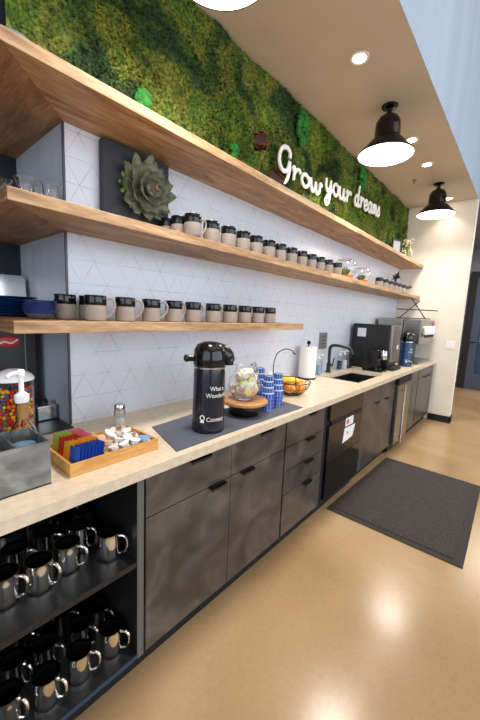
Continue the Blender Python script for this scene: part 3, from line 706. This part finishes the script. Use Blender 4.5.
# geometric ornaments
def poly_ornament(label, loc, stem=0, tilt=0, s=.05, flip=1):
    t = thing('geometric_ornament', label, 'ornament', loc, .6, 'bronze framed geometric ornaments on the top shelf')
    z0_ = stem
    R_ = Matrix.Rotation(tilt, 3, 'X') @ Matrix.Rotation(tilt*.7, 3, 'Y')
    base = [Vector(p) for p in [(-1,-1,-1),(1,-1,-1),(1,1,-1),(-1,1,-1),(-1,-1,.55),(1,-1,.55),(1,1,.55),(-1,1,.55),(0,0,1.35),(0,0,-1.5)]]
    low = min((R_ @ (p*s)).z for p in base)
    off = Vector((0,0,(stem if stem else -low+.005)+(s*1.45 if stem else 0)))
    P = [R_ @ (p*s) + off for p in base]
    fr = MB()
    for a, b in [(0,1),(1,2),(2,3),(3,0),(4,5),(5,6),(6,7),(7,4),(0,4),(1,5),(2,6),(3,7),(4,8),(5,8),(6,8),(7,8),(0,9),(1,9),(2,9),(3,9)]: fr.tube([P[a],P[b]], .0045, n=6)
    fr.build('frame', 'bronze', t)
    c_ = sum(P, Vector())/10; G = [c_+(p-c_)*.93 for p in P]
    MB().add(G, [(0,1,5,4),(1,2,6,5),(2,3,7,6),(3,0,4,7),(4,5,8),(5,6,8),(6,7,8),(7,4,8),(1,0,9),(2,1,9),(3,2,9),(0,3,9)]).build('facets', 'copper_pot', t)
    if stem: MB().solid([(.028,0),(.028,.006),(.004,.009),(.004,stem)], n=14).build('stem', 'bronze', t)
zT = TZ+TH+.0006
poly_ornament('bronze framed geometric ornament raised on a thin stem before the moss', (1.185,-.16,zT), .235, 0, .040)
poly_ornament('bronze framed geometric ornament lying against the first letter of Grow', (1.352,-.17,zT), 0, .7, .050)
# framed print and pale plant at end of top shelf
t = thing('picture_frame', 'small dark framed print standing at far end of top shelf', 'picture frame', (4.33,-.12,zT), math.radians(-20))
MB().box(-.09,.09,-.008,.008,0,.27).build('frame', 'black', t); MB().box(-.07,.07,-.0095,-.0085,.03,.24).build('print', 'sensor', t)
t = thing('dried_plant', 'pale dried flower plant in dark pot at far end of top shelf', 'plant', (4.72,-.16,zT))
MB().lathe([(.001,0),(.04,0),(.05,.07),(.046,.07),(.001,.06)], n=20).build('pot', 'copper_pot', t)
st = MB(); fl = MB()
for k in range(26):
    a = random.uniform(0,2*PI); h = random.uniform(.16,.36); r = random.uniform(.02,.07); e = (r*math.cos(a), r*math.sin(a), h)
    st.tube([(0,0,.06),(e[0]*.4,e[1]*.4,h*.6),e], .0022, n=5); 
    for j in range(3): fl.sphere((e[0]+random.uniform(-.012,.012),e[1]+random.uniform(-.012,.012),e[2]-j*.025), .014, nu=7, nv=5)
st.build('stems', 'leaf_green', t); fl.build('flowers', 'pale_flower', t)
# terrariums
def terrarium(label, x, y, r):
    t = thing('glass_terrarium', label, 'terrarium', (x,y,zt), 0, 'round glass terrariums on the middle shelf')
    pr = [(r*.5,.002)]+[(r*math.sin(a), r*.95-r*.95*math.cos(a)) for a in np.linspace(.55,2.55,14)]
    inn = [(p[0]-.0025,p[1]+(.003 if i == 0 else 0)) for i, p in enumerate(pr)]
    MB().lathe([(.001,.002)]+pr+inn[::-1]+[(.001,.005)], n=32).build('bowl', 'clear_glass', t)
    MB().solid([(r*.48,.0055),(r*.72,r*.22),(r*.8,r*.36)], n=24).build('soil', 'orange_fruit', t)
    lv = MB()
    for k in range(34):
        a = random.uniform(0,2*PI); ti = random.uniform(.2,1.0); d = Vector((math.cos(a)*math.sin(ti),math.sin(a)*math.sin(ti),math.cos(ti)))
        leaf(lv, Vector((d.x*.01,d.y*.01,r*.37)), d, Vector((-d.x*.4,-d.y*.4,.8)), r*random.uniform(.45,.75), .009)
    lv.build('succulents', 'leaf_green', t)
terrarium('larger round glass terrarium with green succulents on middle shelf', 2.60,-.18,.115)
terrarium('smaller round glass terrarium right of the larger one', 2.99,-.20,.095)
# dark twisted ornaments at far end
def star(label, x, z, tl):
    t = thing('star_ornament', label, 'ornament', (x,-.20,z), tl, 'spiky bronze star ornaments at the shelf end'); mb = MB()
    for k in range(12):
        a = random.uniform(0,2*PI); b2 = random.uniform(-1,1); d = Vector((math.cos(a)*math.sqrt(1-b2*b2), math.sin(a)*math.sqrt(1-b2*b2), b2))
        mb.tube([Vector((0,0,.09)), Vector((0,0,.09))+d*.085], [.018,.004], n=6)
    mb.build('spikes', 'copper_pot', t); MB().solid([(.03,0),(.03,.004),(.008,.01),(.008,.08)], n=12).build('stand', 'bronze', t)
star('lower bronze star ornament at the far end of the middle shelf', 4.80, zt, .3)
t = thing('star_ornament', 'raised bronze star ornament on a tall stand above the far mugs', 'ornament', (4.45,-.12,zt), 0, 'spiky bronze star ornaments at the shelf end'); mb = MB()
for cx, cz in ((0,.22),(.09,.27)):
    for k in range(10):
        a = random.uniform(0,2*PI); b2 = random.uniform(-1,1); d = Vector((math.cos(a)*math.sqrt(1-b2*b2), math.sin(a)*math.sqrt(1-b2*b2), b2)); mb.tube([Vector((cx,0,cz)), Vector((cx,0,cz))+d*.06], [.016,.004], n=6)
mb.build('spikes', 'copper_pot', t); MB().solid([(.035,0),(.035,.004),(.006,.008),(.006,.22)], n=12).build('stand', 'bronze', t)

# ------------------------------------------------------------------ counter items
Z0 = CT+.0006
# black cooler in the recess with red emblem
t = thing('beverage_machine', 'black drinks machine with a red emblem in the dark recess at left', 'drinks machine', (0,0,Z0+.0046))
MB().box(-.75,-.045,.30,.60,0,.46).build('body', 'black_gloss', t, bevel=.006)
MB().box(-.745,-.05,.292,.2995,.02,.44).build('front_panel', 'black', t)
MB().box(-.10,-.096,.290,.2915,.02,.44).build('edge_strip', 'sensor', t)
em = MB().sphere((-.17,.289,.385), .04, sc=(1.3,.08,.7)); em.build('red_emblem', 'red', t)
MB().tube(spline([(-.215,.284,.372),(-.19,.283,.385),(-.16,.283,.378),(-.13,.284,.395)],6), .004, n=6).build('white_swoosh', 'white', t)
t = thing('counter_latch', 'small steel bracket with black knob behind the candy jar', 'bracket', (-.06,.17,Z0+.0046))
MB().box(-.05,.04,-.05,.05,0,.075).build('body', 'steel', t, bevel=.006); MB().solid([(.016,.0755),(.018,.09),(.01,.10)], n=16).build('knob', 'black', t)

# galvanized caddy
t = thing('galvanized_caddy', 'galvanized metal divided caddy at the left edge of the counter', 'caddy', (0,0,Z0))
w = .004; cx0, cx1, cy0, cy1, ch = -.62, -.283, -.53, -.352, .146
MB().box(cx0,cx1,cy0,cy0+w,0,ch).box(cx0,cx1,cy1-w,cy1,0,ch).box(cx1-w,cx1,cy0+w,cy1-w,0,ch).box(cx0,cx0+w,cy0+w,cy1-w,0,ch).box(cx0,cx1,cy0,cy1,0,.004).build('box', 'galvanized', t)
MB().box(-.374,-.371,cy0+w,cy1-w,.004,ch-.004).build('divider', 'galvanized', t)
MB().box(-.47,-.467,cy0+w,cy1-w,.004,ch-.004).build('divider', 'galvanized', t)
# syrup bottle with pump, standing in the caddy
t = thing('pump_bottle', 'clear bottle with white pump and amber syrup standing in the metal caddy', 'bottle', (-.327,-.43,Z0+.0046))
MB().lathe([(.001,.002),(.034,.002),(.038,.008),(.038,.135),(.034,.15),(.02,.172),(.017,.178),(.017,.225),(.0155,.225),(.0155,.178),(.0185,.168),(.032,.147),(.036,.134),(.036,.009),(.001,.005)], n=32).build('bottle_glass', 'clear_plastic', t)
MB().solid([(.0335,.008),(.0345,.02),(.0345,.10)], n=28).build('label', 'label_blue', t)
MB().solid([(.0148,.178),(.0148,.222)], n=20).build('syrup', 'amber', t); t.scale = (1,1,1.13)
MB().solid([(.019,.226),(.021,.23),(.021,.248),(.015,.252),(.008,.258),(.007,.30),(.012,.302),(.012,.318),(.008,.322)], n=20).tube([(0,0,.312),(-.03,-.012,.313),(-.045,-.018,.304)], .006, n=8).build('pump', 'pump_white', t)
# candy jar behind the caddy
t = thing('candy_jar', 'clear candy jar full of coloured chocolates with a domed white lid', 'jar', (-.268,-.125,Z0))
R = .070
MB().lathe([(.001,.002),(.06,.002),(R,.012),(R,.245),(R-.003,.245),(R-.003,.016),(.001,.010)], n=36).build('jar_wall', 'clear_plastic', t)
MB().solid([(R+.003,.246),(R+.003,.252),(R-.006,.264),(R-.03,.277),(.02,.284),(.004,.285)], n=36).build('lid', 'white_gloss', t)
MB().solid([(.05,.0),(.07,.0),(.072,.0015)], n=36).build('base', 'white', t)
cb = [MB() for _ in range(6)]
cnt = 0
pts_ = []
for zz in np.arange(.024,.212,.0125):
    for ring in range(2):
        rr = R-.0105-ring*.015; n_ = int(2*PI*rr/.0148); o_ = random.random()
        for k in range(n_): a = 2*PI*(k+o_)/n_; pts_.append((rr*math.cos(a), rr*math.sin(a), zz+random.uniform(-.002,.002)))
for p in pts_:
    i = random.choices(range(6), [3,2.4,2.4,1.4,1.4,.8])[0]; cb[i].sphere(p, .0075, sc=(1,1,.8), nu=8, nv=6)
core = MB().solid([(R-.034,.016),(R-.034,.2)], n=20)
for i in range(6):
    if cb[i].v: tag(cb[i].build('candies', 'candy_%d' % i, t), '%s candies in the jar' % ['red','yellow','orange','green','blue','brown'][i], kind='stuff')
core.build('candy_core', 'candy_5', t); t.scale = (1,1,1.13)

# bamboo tray
t = thing('bamboo_tray', 'bamboo tray with compartments in front of the tiled corner', 'tray', (0,0,Z0))
tx0, tx1, ty0, ty1, th_ = -.226, .128, -.538, -.295, .046; w = .009
MB().box(tx0,tx1,ty0,ty0+w,0,th_).box(tx0,tx1,ty1-w,ty1,0,th_).box(tx0,tx0+w,ty0+w,ty1-w,0,th_).box(tx1-w,tx1,ty0+w,ty1-w,0,th_).build('rim', 'bamboo', t)
MB().box(tx0+w,tx1-w,ty0+w,ty1-w,0,.007).build('base', 'bamboo', t)
MB().box(-.092,-.086,ty0+w,ty1-w,.007,.040).build('divider', 'bamboo', t); MB().box(-.086,tx1-w,-.415,-.409,.007,.038).build('divider', 'bamboo', t)
# sachets standing in left compartment, in five colour rows
def sachet(col, label, loc, rz, tilt, base={}):
    if col not in base:
        mb = MB(); W_, H_ = .0245, .082
        vs = [];
        for zz, thk in ((0,.0006),(.006,.0008),(.02,.0028),(H_/2,.0034),(H_-.02,.0028),(H_-.006,.0008),(H_,.0006)):
            vs += [(-W_,0,zz),(-W_*.5,-thk,zz),(W_*.5,-thk,zz),(W_,0,zz),(W_*.5,thk,zz),(-W_*.5,thk,zz)]
        fs = []
        for i in range(6):
            for k in range(6): fs.append((i*6+k,i*6+(k+1)%6,(i+1)*6+(k+1)%6,(i+1)*6+k))
        fs += [tuple(range(6)), tuple(range(36,42))]
        base[col] = mb.add(vs, fs, True).build('sachet', 'sachet_'+col); o = base[col]
    else: o = base[col].copy(); COL.objects.link(o)
    o.location = loc; o.rotation_euler = (tilt, 0, rz)
    return tag(o, label, 'sachet', 'sweetener sachets in the bamboo tray')
# rows run away from the viewer: each row is a colour, sachets face the long tray side
def row(cols, y, nm):
    for k, col in enumerate(cols):
        x = -.204+.0128*k
        sachet(col, '%s sweetener sachet, %s from the left in the %s row' % (col, ORD[k], nm), (x+.004, y, Z0+.0078), math.radians(-78+random.uniform(-5,5)), math.radians(-7-random.uniform(0,3)))
row(['blue']*8, -.498, 'front'); row(['yellow']*8, -.445, 'second')
row(['red']*5+['pink']*3, -.392, 'third'); row(['green']*4+['pink']*4, -.336, 'back')
# creamer cups piled in right compartment
def creamer(loc, rx, rz, lb, base=[None]):
    if base[0] is None:
        t = thing('creamer_cup', lb, 'creamer', loc, 0, 'white creamer cups piled in the bamboo tray')
        MB().solid([(.0125,0),(.0135,.002),(.0165,.018),(.0195,.0195)], n=16).build('cup', 'white', t)
        MB().solid([(.0205,.0197),(.0205,.0208)], n=16).build('foil_lid', 'paper', t); base[0] = t
    else: t = dup(base[0], loc, None, lb)
    t.rotation_euler = (rx, 0, rz)
    for c in t.children:
        if c.name.startswith('foil_lid'):
            mt_ = random.choice(['paper','paper','foil_blue','foil_tan']); 
            if mt_ not in LIDS: LIDS[mt_] = c.data.copy(); LIDS[mt_].materials.clear(); LIDS[mt_].materials.append(M[mt_])
            c.data = LIDS[mt_]
    return t
LIDS = {}
k = 0
P_ = []
for (yy0, yy1) in ((-.52,-.425),(-.40,-.315)):
    for lay, zc_ in ((0,.012),(1,.034)):
        for ix_ in range(5 if lay == 0 else 4):
            for iy_ in range(2):
                x = -.062+ix_*.042+(.02 if lay else 0); y = yy0+.018+iy_*(yy1-yy0-.036)
                P_.append((x+random.uniform(-.003,.003), y+random.uniform(-.003,.003), zc_, lay, yy0 < -.45))
for j, (x, y, z, lay, fr) in enumerate(P_):
    rx = random.uniform(-.25,.25) if lay == 0 else random.uniform(-1.0,1.0)
    lb = 'white creamer cup, %s from the left, %s, %s of the %s compartment' % (ORD[(j//2) % (5 if lay == 0 else 4) if lay == 0 else ((j-10)//2) % 4], 'buried layer' if lay == 0 else 'top layer', 'near side' if j % 2 == 0 else 'far side', 'front' if fr else 'back')
    creamer((x,y,Z0+z), rx, random.uniform(0,6), lb)

# glass shaker with steel lid
t = thing('glass_shaker', 'small glass shaker with steel lid by the tiled wall behind the tray', 'shaker', (.165,-.165,Z0))
MB().lathe([(.001,.001),(.024,.001),(.027,.006),(.027,.072),(.0245,.078),(.0245,.072),(.0245,.008),(.001,.006)], n=28).build('jar', 'clear_glass', t)
MB().solid([(.0235,.0085),(.0235,.045)], n=24).build('contents', 'white', t)
MB().solid([(.0275,.079),(.028,.081),(.028,.104),(.025,.109),(.008,.11)], n=28).build('lid', 'steel', t)
# bar mats
tag(MB().prism([(.165,-.612),(.262,-.300),(.62,-.262),(.70,-.612)], 0, .004).build('bar_mat', 'bar_mat', None, (0,0,Z0)), 'grey woven bar mat under the black coffee airpot', 'mat', 'woven bar mats on the counter')
tag(MB().prism([(.705,-.615),(.63,-.285),(1.195,-.41),(1.165,-.622)], 0, .004).build('bar_mat', 'bar_mat', None, (0,0,Z0)), 'grey woven bar mat under the pitcher and blue cups', 'mat', 'woven bar mats on the counter')
ZM = Z0+.0046
# airpots
def airpot(label, loc, rz, mat, sc=1, text=True):
    t = thing('coffee_airpot', label, 'airpot', loc, rz, 'pump coffee airpots')
    R = .080*sc; k0 = len(bpy.data.objects)
    MB().solid([(R*.98,0),(R,.006),(R,.02),(R*.985,.03),(R*.95,.245*1),(R*.93,.262)], n=48).build('body', mat, t)
    MB().lathe([(R*.94,.262),(R*.975,.264),(R*.975,.27),(R*.94,.272)], n=48).build('collar', 'steel', t)
    MB().solid([(R*.96,.272),(R*1.0,.28),(R*1.0,.305),(R*.95,.335),(R*.78,.358),(R*.4,.369),(R*.1,.371)], n=40).build('lid', 'black_gloss', t)
    sp = MB().tube(spline([(R*.25,-.0,.335),(R*.85,-.0,.322),(R*1.12,-.0,.302),(R*1.16,-.0,.275)],6), [.036]*6+[.034]*6+[.030]*3+[.024]*4, n=16).build('spout', 'black_gloss', t)
    MB().tube([(-R*.7,0,.30),(-R*1.35,0,.30)], .013, n=10).sphere((-R*1.38,0,.30), .016).build('latch', 'black_gloss', t)
    if text:
        def bend(off, zo, Rr):
            def f(p):
                a = (p.x+off)/Rr; r = Rr+.0006+p.z; return Vector((math.sin(a)*r, -math.cos(a)*r, p.y+zo))
            return f
        for body, size, off, zo, k in [('What a', .026, -.004, .178, .958), ('Wonderful', .026, -.022, .150, .963), ('Connect', .026, -.018, .052, .985)]:
            text_mesh(body, size, 'lettering', 'letter_white', t, None, bend(off, zo, R*k+.0008), .0003)
        lg = MB()
        for k in range(20):
            a0 = -.62; 
        pts2 = []
        for k in range(24): 
            a = 2*PI*k/24; pts2.append((math.sin(-.47+.13*math.cos(a))*R*.993, -math.cos(-.47+.13*math.cos(a))*R*.993, .066+.010*math.sin(a)))
        lg.tube(pts2, .0022, n=6, closed=True)
        aa = [-.60,-.34]; lg.tube([(math.sin(a)*R*.993, -math.cos(a)*R*.993, .05) for a in np.linspace(-.58,-.36,6)], .0045, n=6); lg.build('round_emblem', 'letter_white', t)
    t.scale = (1,1,1.17)
    return t
airpot('tall black coffee airpot with white lettering on the woven mat', (.445,-.505,ZM), math.radians(-38), 'airpot_body')
# text faces camera: rotate so -y local points to the camera

# round board on stand with pitcher
t = thing('cake_stand', 'round wooden board on a low black base under the pitcher', 'stand', (.775,-.46,ZM))
MB().solid([(.085,0),(.088,.004),(.088,.056),(.08,.064)], n=36).build('base', 'black_gloss', t)
MB().solid([(.125,.0645),(.132,.07),(.132,.082),(.126,.088)], n=48).build('board', 'oak_round', t)
zp = ZM+.0886
t = thing('water_pitcher', 'round glass pitcher filled with ice and lemon slices', 'pitcher', (.775,-.455,zp)); t.scale = (1.08,1.08,1.08)
out = [(.001,.001),(.045,.001),(.05,.006),(.075,.035),(.088,.072),(.082,.105),(.062,.135),(.052,.15),(.05,.168),(.056,.182)]
inn = [(.0535,.182),(.0475,.168),(.0495,.149),(.0595,.133),(.0795,.104),(.0855,.072),(.0725,.037),(.045,.008),(.001,.006)]
g_ = MB().lathe(out+inn, n=40).tube(spline([(.054,0,.176),(.085,.0,.18),(.108,0,.14),(.10,0,.095),(.084,0,.075)],6), .006, n=8)
g_.build('glass', 'clear_glass', t)
ic = MB()
for k in range(95):
    a = random.uniform(0,2*PI); z = random.uniform(.05,.145); rm = {0:.05,1:.065,2:.06,3:.035}[min(3,int(z/.035))]; r = rm*math.sqrt(random.random())
    R3 = Matrix.Rotation(random.uniform(0,3),3,Vector((random.random(),random.random(),random.random()+.1)).normalized()); h = .0125
    vs = [R3 @ Vector((a1*h,b1*h,c1*h))+Vector((r*math.cos(a),r*math.sin(a),z)) for c1 in (-1,1) for b1 in (-1,1) for a1 in (-1,1)]
    ic.add(vs, [(0,2,3,1),(4,5,7,6),(0,1,5,4),(2,6,7,3),(0,4,6,2),(1,3,7,5)])
tag(ic.build('ice', 'ice', t), 'ice filling the pitcher', kind='stuff')
for k, (a, z, r) in enumerate([(-2.1,.05,.062),(-1.3,.062,.066),(-2.6,.09,.06),(-1.7,.105,.052),(-.7,.085,.062),(-3.0,.055,.062),(-1.0,.03,.052)]):
    d = Vector((math.cos(a),math.sin(a),.15)).normalized(); rot = Vector((0,0,1)).rotation_difference(d).to_matrix()
    sl = thing('lemon_slice', '', '', (r*math.cos(a), r*math.sin(a), z)) if False else None
    o = MB().lathe([(.019,-.0025),(.0225,-.0015),(.0225,.0015),(.019,.0025)], rot=rot, n=20).solid([(.0188,-.002),(.0188,.002)], rot=rot, n=20, mi=1)
    o.build('lemon_slice', ['lemon','lemon_flesh'], t, (r*math.cos(a), r*math.sin(a), z))

# blue cup stacks (inverted paper cups)
def bcup(label, loc, base=[None]):
    if base[0] is None:
        t = thing('paper_cup', label, 'paper cup', loc, 0, 'inverted blue paper cups stacked on the bar mat')
        MB().lathe([(.0395,.001),(.0385,.003),(.029,.138),(.027,.14),(.0265,.1385),(.028,.136),(.0372,.003)], n=28).build('wall', 'cup_print', t)
        MB().lathe([(.041,0),(.042,.002),(.041,.004),(.039,.003)], n=28).build('lip', 'cup_rim_blue', t)
        MB().solid([(.0262,.132),(.0262,.135)], n=24).build('base_disc', 'label_blue', t); base[0] = t
    else: t = dup(base[0], loc, None, label)
    return t
for nm, (x, y, z, n_, pt) in {'front left':(.955,-.495,ZM,4,.0225), 'front right':(1.068,-.485,ZM,4,.0225), 'rear':(1.03,-.37,ZM,5,.0225)}.items():
    for k in range(n_):
        bcup('blue paper cup, %s in the %s stack' % ('topmost' if k == n_-1 else ORD[k]+' from the bottom', nm), (x,y,z+pt*k))
# fruit basket
t = thing('fruit_basket', 'black wire fruit basket with tall banana hook', 'basket', (1.42,-.37,Z0), math.radians(-20))
wr = MB(); ring = lambda r, z, n=36: [(r*math.cos(2*PI*k/n), r*math.sin(2*PI*k/n), z) for k in range(n)]
wr.tube(ring(.14,.10), .0035, closed=True, n=6); wr.tube(ring(.07,.008), .0035, closed=True, n=6); wr.tube(ring(.118,.055), .002, closed=True, n=6)
for k in range(14):
    a = 2*PI*k/14; wr.tube(spline([(r*math.cos(a), r*math.sin(a), z) for r, z in ((.005,.008),(.07,.008),(.105,.035),(.128,.068),(.14,.10))], 4), .002, n=6)
wr.build('wire_bowl', 'black_metal', t)
MB().tube(spline([(-.09,.10,.10),(-.095,.105,.2),(-.08,.09,.29),(-.04,.05,.33),(-.005,.01,.325),(.005,0,.30),(.015,-.012,.305)], 8), .0035, n=8).build('banana_hook', 'black_metal', t)
MB().tube(spline([(-.125,-.06,.10),(-.13,-.06,.15),(-.11,-.085,.155),(-.07,-.125,.155),(-.065,-.13,.10)], 6), .003, n=6).build('handle', 'black_metal', t)
def inbasket(x, y, z):
    a = math.radians(-20); return (1.42+x*math.cos(a)-y*math.sin(a), -.37+x*math.sin(a)+y*math.cos(a), Z0+z)
for k, (x, y, z) in enumerate([(-.05,-.045,.058),(.035,-.06,.058),(-.005,.045,.055),(.08,.01,.072)]):
    o = MB().sphere((0,0,0), .037, nu=20, nv=14).build('orange', 'orange_peel', None, inbasket(x,y,z)); tag(o, ['orange at the front left of the wire basket','orange at the front right of the wire basket','orange at the back of the wire basket','orange at the right side of the wire basket'][k], 'orange', 'oranges in the wire basket')
for k in range(3):
    a0 = math.radians(195); pts = [(.115*math.cos(a0+s_*math.radians(110))+.0, .085*math.sin(a0+s_*math.radians(110))+.02+.037*k, .012*math.sin(PI*s_)) for s_ in np.linspace(0,1,12)]
    rr = [.005,.010,.0145,.0165,.0175,.018,.018,.0175,.016,.013,.009,.004]
    o = MB().tube(pts, rr, n=10).build('banana', 'banana', None, inbasket(0,.02,.103+.002*k)); o.rotation_euler.z = math.radians(-20)
    tag(o, 'yellow banana lying on the oranges, %s' % ['nearest the viewer','middle of three','nearest the wall'][k], 'banana', 'bananas in the wire basket')
# white crock/canister behind basket
o = MB().solid([(.055,0),(.06,.005),(.06,.12),(.055,.135),(.02,.14)], n=28).build('white_canister', 'white_gloss', None, (1.46,-.10,Z0)); tag(o, 'small white canister behind the cup stacks', 'canister')
# paper towel
t = thing('paper_towel_holder', 'black paper towel holder with round knob by the faucet', 'towel holder', (2.10,-.115,Z0))
MB().solid([(.085,0),(.085,.008),(.01,.012),(.006,.014),(.006,.325)], n=32).build('base_rod', 'black_metal', t); MB().sphere((0,0,.335), .019).build('knob', 'black_metal', t)
o = MB().lathe([(.018,0),(.078,0),(.078,.285),(.018,.285),(.018,0)], n=40).build('paper_towel_roll', 'paper', None, (2.10,-.115,Z0+.0135)); tag(o, 'white paper towel roll on the black holder', 'paper towel')
# soap bottles
def soap(label, x, y, liquid):
    t = thing('soap_bottle', label, 'bottle', (x,y,Z0), 0, 'clear pump bottles behind the sink')
    MB().lathe([(.001,.001),(.028,.001),(.03,.005),(.03,.12),(.012,.145),(.012,.16),(.0105,.16),(.0105,.144),(.028,.118),(.028,.007),(.001,.005)], n=24).build('bottle', 'clear_plastic', t)
    MB().solid([(.0272,.0075),(.0272,.10)], n=20).build('liquid', liquid, t)
    MB().solid([(.013,.161),(.013,.175),(.005,.178),(.005,.205)], n=16).tube([(0,0,.205),(0,-.04,.205),(0,-.045,.195)], .006, n=8).build('pump', 'pump_white', t)
soap('blue soap pump bottle between paper towel and faucet', 2.36,-.10,'label_blue'); soap('clear pump bottle right of the faucet with pale liquid', 3.00,-.09,'pump_white')
soap('blue pump bottle beside the clear one behind the sink', 2.88,-.085,'navy_glaze')
t = thing('bottle_brush', 'small black scrub brush standing behind the sink', 'brush', (3.13,-.10,Z0))
MB().solid([(.03,0),(.03,.012),(.01,.02),(.008,.05),(.012,.10),(.016,.17),(.01,.18)], n=18).build('handle', 'black', t)
# faucet
t = thing('faucet', 'matte black pull-down faucet behind the sink', 'faucet', (2.60,-.09,Z0))
MB().solid([(.03,0),(.03,.006),(.022,.01),(.022,.10),(.017,.104)], n=24).build('base', 'black', t)
MB().tube(spline([(0,0,.10),(0,0,.20),(0,-.004,.262),(.008,-.03,.287),(.03,-.09,.288),(.07,-.19,.272)], 7), .016, n=12).build('spout', 'black', t)
MB().tube([(.068,-.185,.268),(.078,-.207,.225),(.08,-.212,.205)], .019, n=12).build('spray_head', 'black', t)
MB().tube([(.02,0,.07),(.05,-.02,.075)], .012).tube([(.05,-.02,.075),(.058,-.03,.155)], .006).build('lever', 'black', t)
# outlet with label
t = thing('wall_outlet', 'grey notice plate on the tile above the faucet base', 'wall plate', (2.60,-.0065,1.245))
MB().box(-.085,.085,-.002,.002,-.085,.085).build('plate', 'sensor', t, bevel=.003)
tx = MB()
for k in range(3): tx.box(-.055,.055,-.0035,-.0025,.035-.035*k,.042-.035*k)
tx.build('printed_lines', 'charcoal', t)
t = thing('light_switch', 'white switch plate on the cream end wall', 'switch', (XE-.0045,-.80,1.17))
MB().box(-.002,.002,-.06,.06,-.06,.06).build('plate', 'white', t, bevel=.003); MB().box(-.0045,-.0022,-.045,-.01,-.03,.03).box(-.0045,-.0022,.01,.045,-.03,.03).build('rocker', 'white_gloss', t)

# coffee brewer tower
t = thing('coffee_machine', 'large black and steel coffee machine right of the sink', 'coffee machine', (0,0,Z0))
MB().box(3.29,3.60,-.47,-.045,.0,.52).build('side_panel', 'black', t, bevel=.006)
MB().box(3.30,3.595,-.50,-.471,.10,.515).build('steel_front', 'brushed_steel', t, bevel=.004)
MB().box(3.31,3.59,-.54,-.471,.0,.04).build('drip_tray', 'black_matte', t)
MB().box(3.286,3.2895,-.20,-.10,.37,.47).build('sticker', 'tag_white', t)
MB().box(3.50,3.54,-.503,-.5005,.24,.29).build('button_plate', 'white', t)
t = thing('pod_brewer', 'small black pod brewer with chrome front beside the coffee machine', 'brewer', (3.17,-.40,Z0), math.radians(0))
MB().box(-.10,.10,-.03,.13,0,.25).box(-.09,.09,-.09,-.03,.0,.025).build('body', 'black_gloss', t, bevel=.015)
MB().solid([(.038,.14),(.042,.145),(.042,.22),(.03,.235)], c=(0,-.06,0), n=24).build('chrome_head', 'steel', t)
MB().solid([(.03,.0265),(.034,.03),(.034,.09)], c=(0,-.07,0), n=24).build('glass_cup', 'blue_tint_glass', t)
# soda / beverage dispenser
t = thing('drinks_dispenser', 'tall steel drinks dispenser with row of white taps against the end wall', 'drinks dispenser', (0,0,Z0))
MB().box(4.12,4.98,-.36,-.05,0,.60).build('body', 'brushed_steel', t, bevel=.005)
MB().box(4.20,4.98,-.58,-.361,.27,.60).build('tap_head', 'brushed_steel', t, bevel=.012)
MB().box(4.25,4.95,-.58,-.367,.0,.03).build('drip_tray', 'brushed_steel', t, bevel=.003)
MB().box(4.20,4.96,-.3655,-.3605,.035,.265).build('splash_panel', 'blue_tint_glass', t)
for k in range(5):
    x = 4.30+.11*k; tp = MB().tube([(x,-.581,.50),(x,-.61,.48)], .012).solid([(.022,.40),(.026,.42),(.022,.50),(.014,.515)], c=(x,-.615,0), n=14).build('tap', 'white_gloss', t)
    MB().solid([(.008,.36),(.01,.38),(.012,.399)], c=(x,-.615,0), n=10).build('nozzle', 'black', tp)
MB().box(4.80,4.94,-.583,-.5805,.50,.57).build('red_badge', 'red', t)
# wire rack on dispenser
t = thing('wire_easel', 'black crossed metal easel on top of the drinks dispenser', 'easel', (4.62,-.30,Z0+.609))
MB().tube([(-.02,.16,.006),(.16,-.26,.006)], .006).tube([(-.10,.10,.0),(.12,-.10,.26)], .007).tube([(.22,-.18,0.0),(-.02,-.02,.295)], .007).tube([(-.16,.12,.13),(.34,-.30,.13)], .007).build('frame', 'black_metal', t)
# second airpot, navy
airpot('navy blue coffee airpot standing before the steel drinks dispenser', (3.95,-.49,Z0), math.radians(-38), 'navy_print', 1.0, True)

# ------------------------------------------------------------------ light
W = bpy.data.worlds.new('world'); S.world = W; W.use_nodes = True
bg = W.node_tree.nodes['Background']; bg.inputs[0].default_value = (.75,.86,1,1); bg.inputs[1].default_value = 1.2
def area(name, loc, rot, sx, sy, e, col):
    l = bpy.data.lights.new(name, 'AREA'); l.shape = 'RECTANGLE'; l.size = sx; l.size_y = sy; l.energy = e; l.color = col
    o = bpy.data.objects.new(name, l); COL.objects.link(o); o.location = loc; o.rotation_euler = rot; return o
area('window_daylight', (2.2,-6.35,2.5), (math.radians(90),0,0), 9.5, 3.6, 260, (.85,.92,1))
area('hall_fill', (1.5,-3.4,5.5), (0,0,0), 7, 3, 60, (1,.93,.84))  # unseen overhead fill for the hall, no fixtures modelled
area('side_fill', (-3.85,-2.6,2.3), (0,math.radians(-90),0), 3, 4.5, 70, (.78,.88,1))  # unseen cool fill added to brighten the pillar side
area('corridor_light', (7.0,-2.2,3.1), (0,0,0), 1.5, 2, 110, (1,.9,.8))
S.view_settings.view_transform = 'Standard'; S.view_settings.look = 'None'; S.view_settings.gamma = 1; S.view_settings.exposure = -0.08
S.view_settings.use_curve_mapping = False
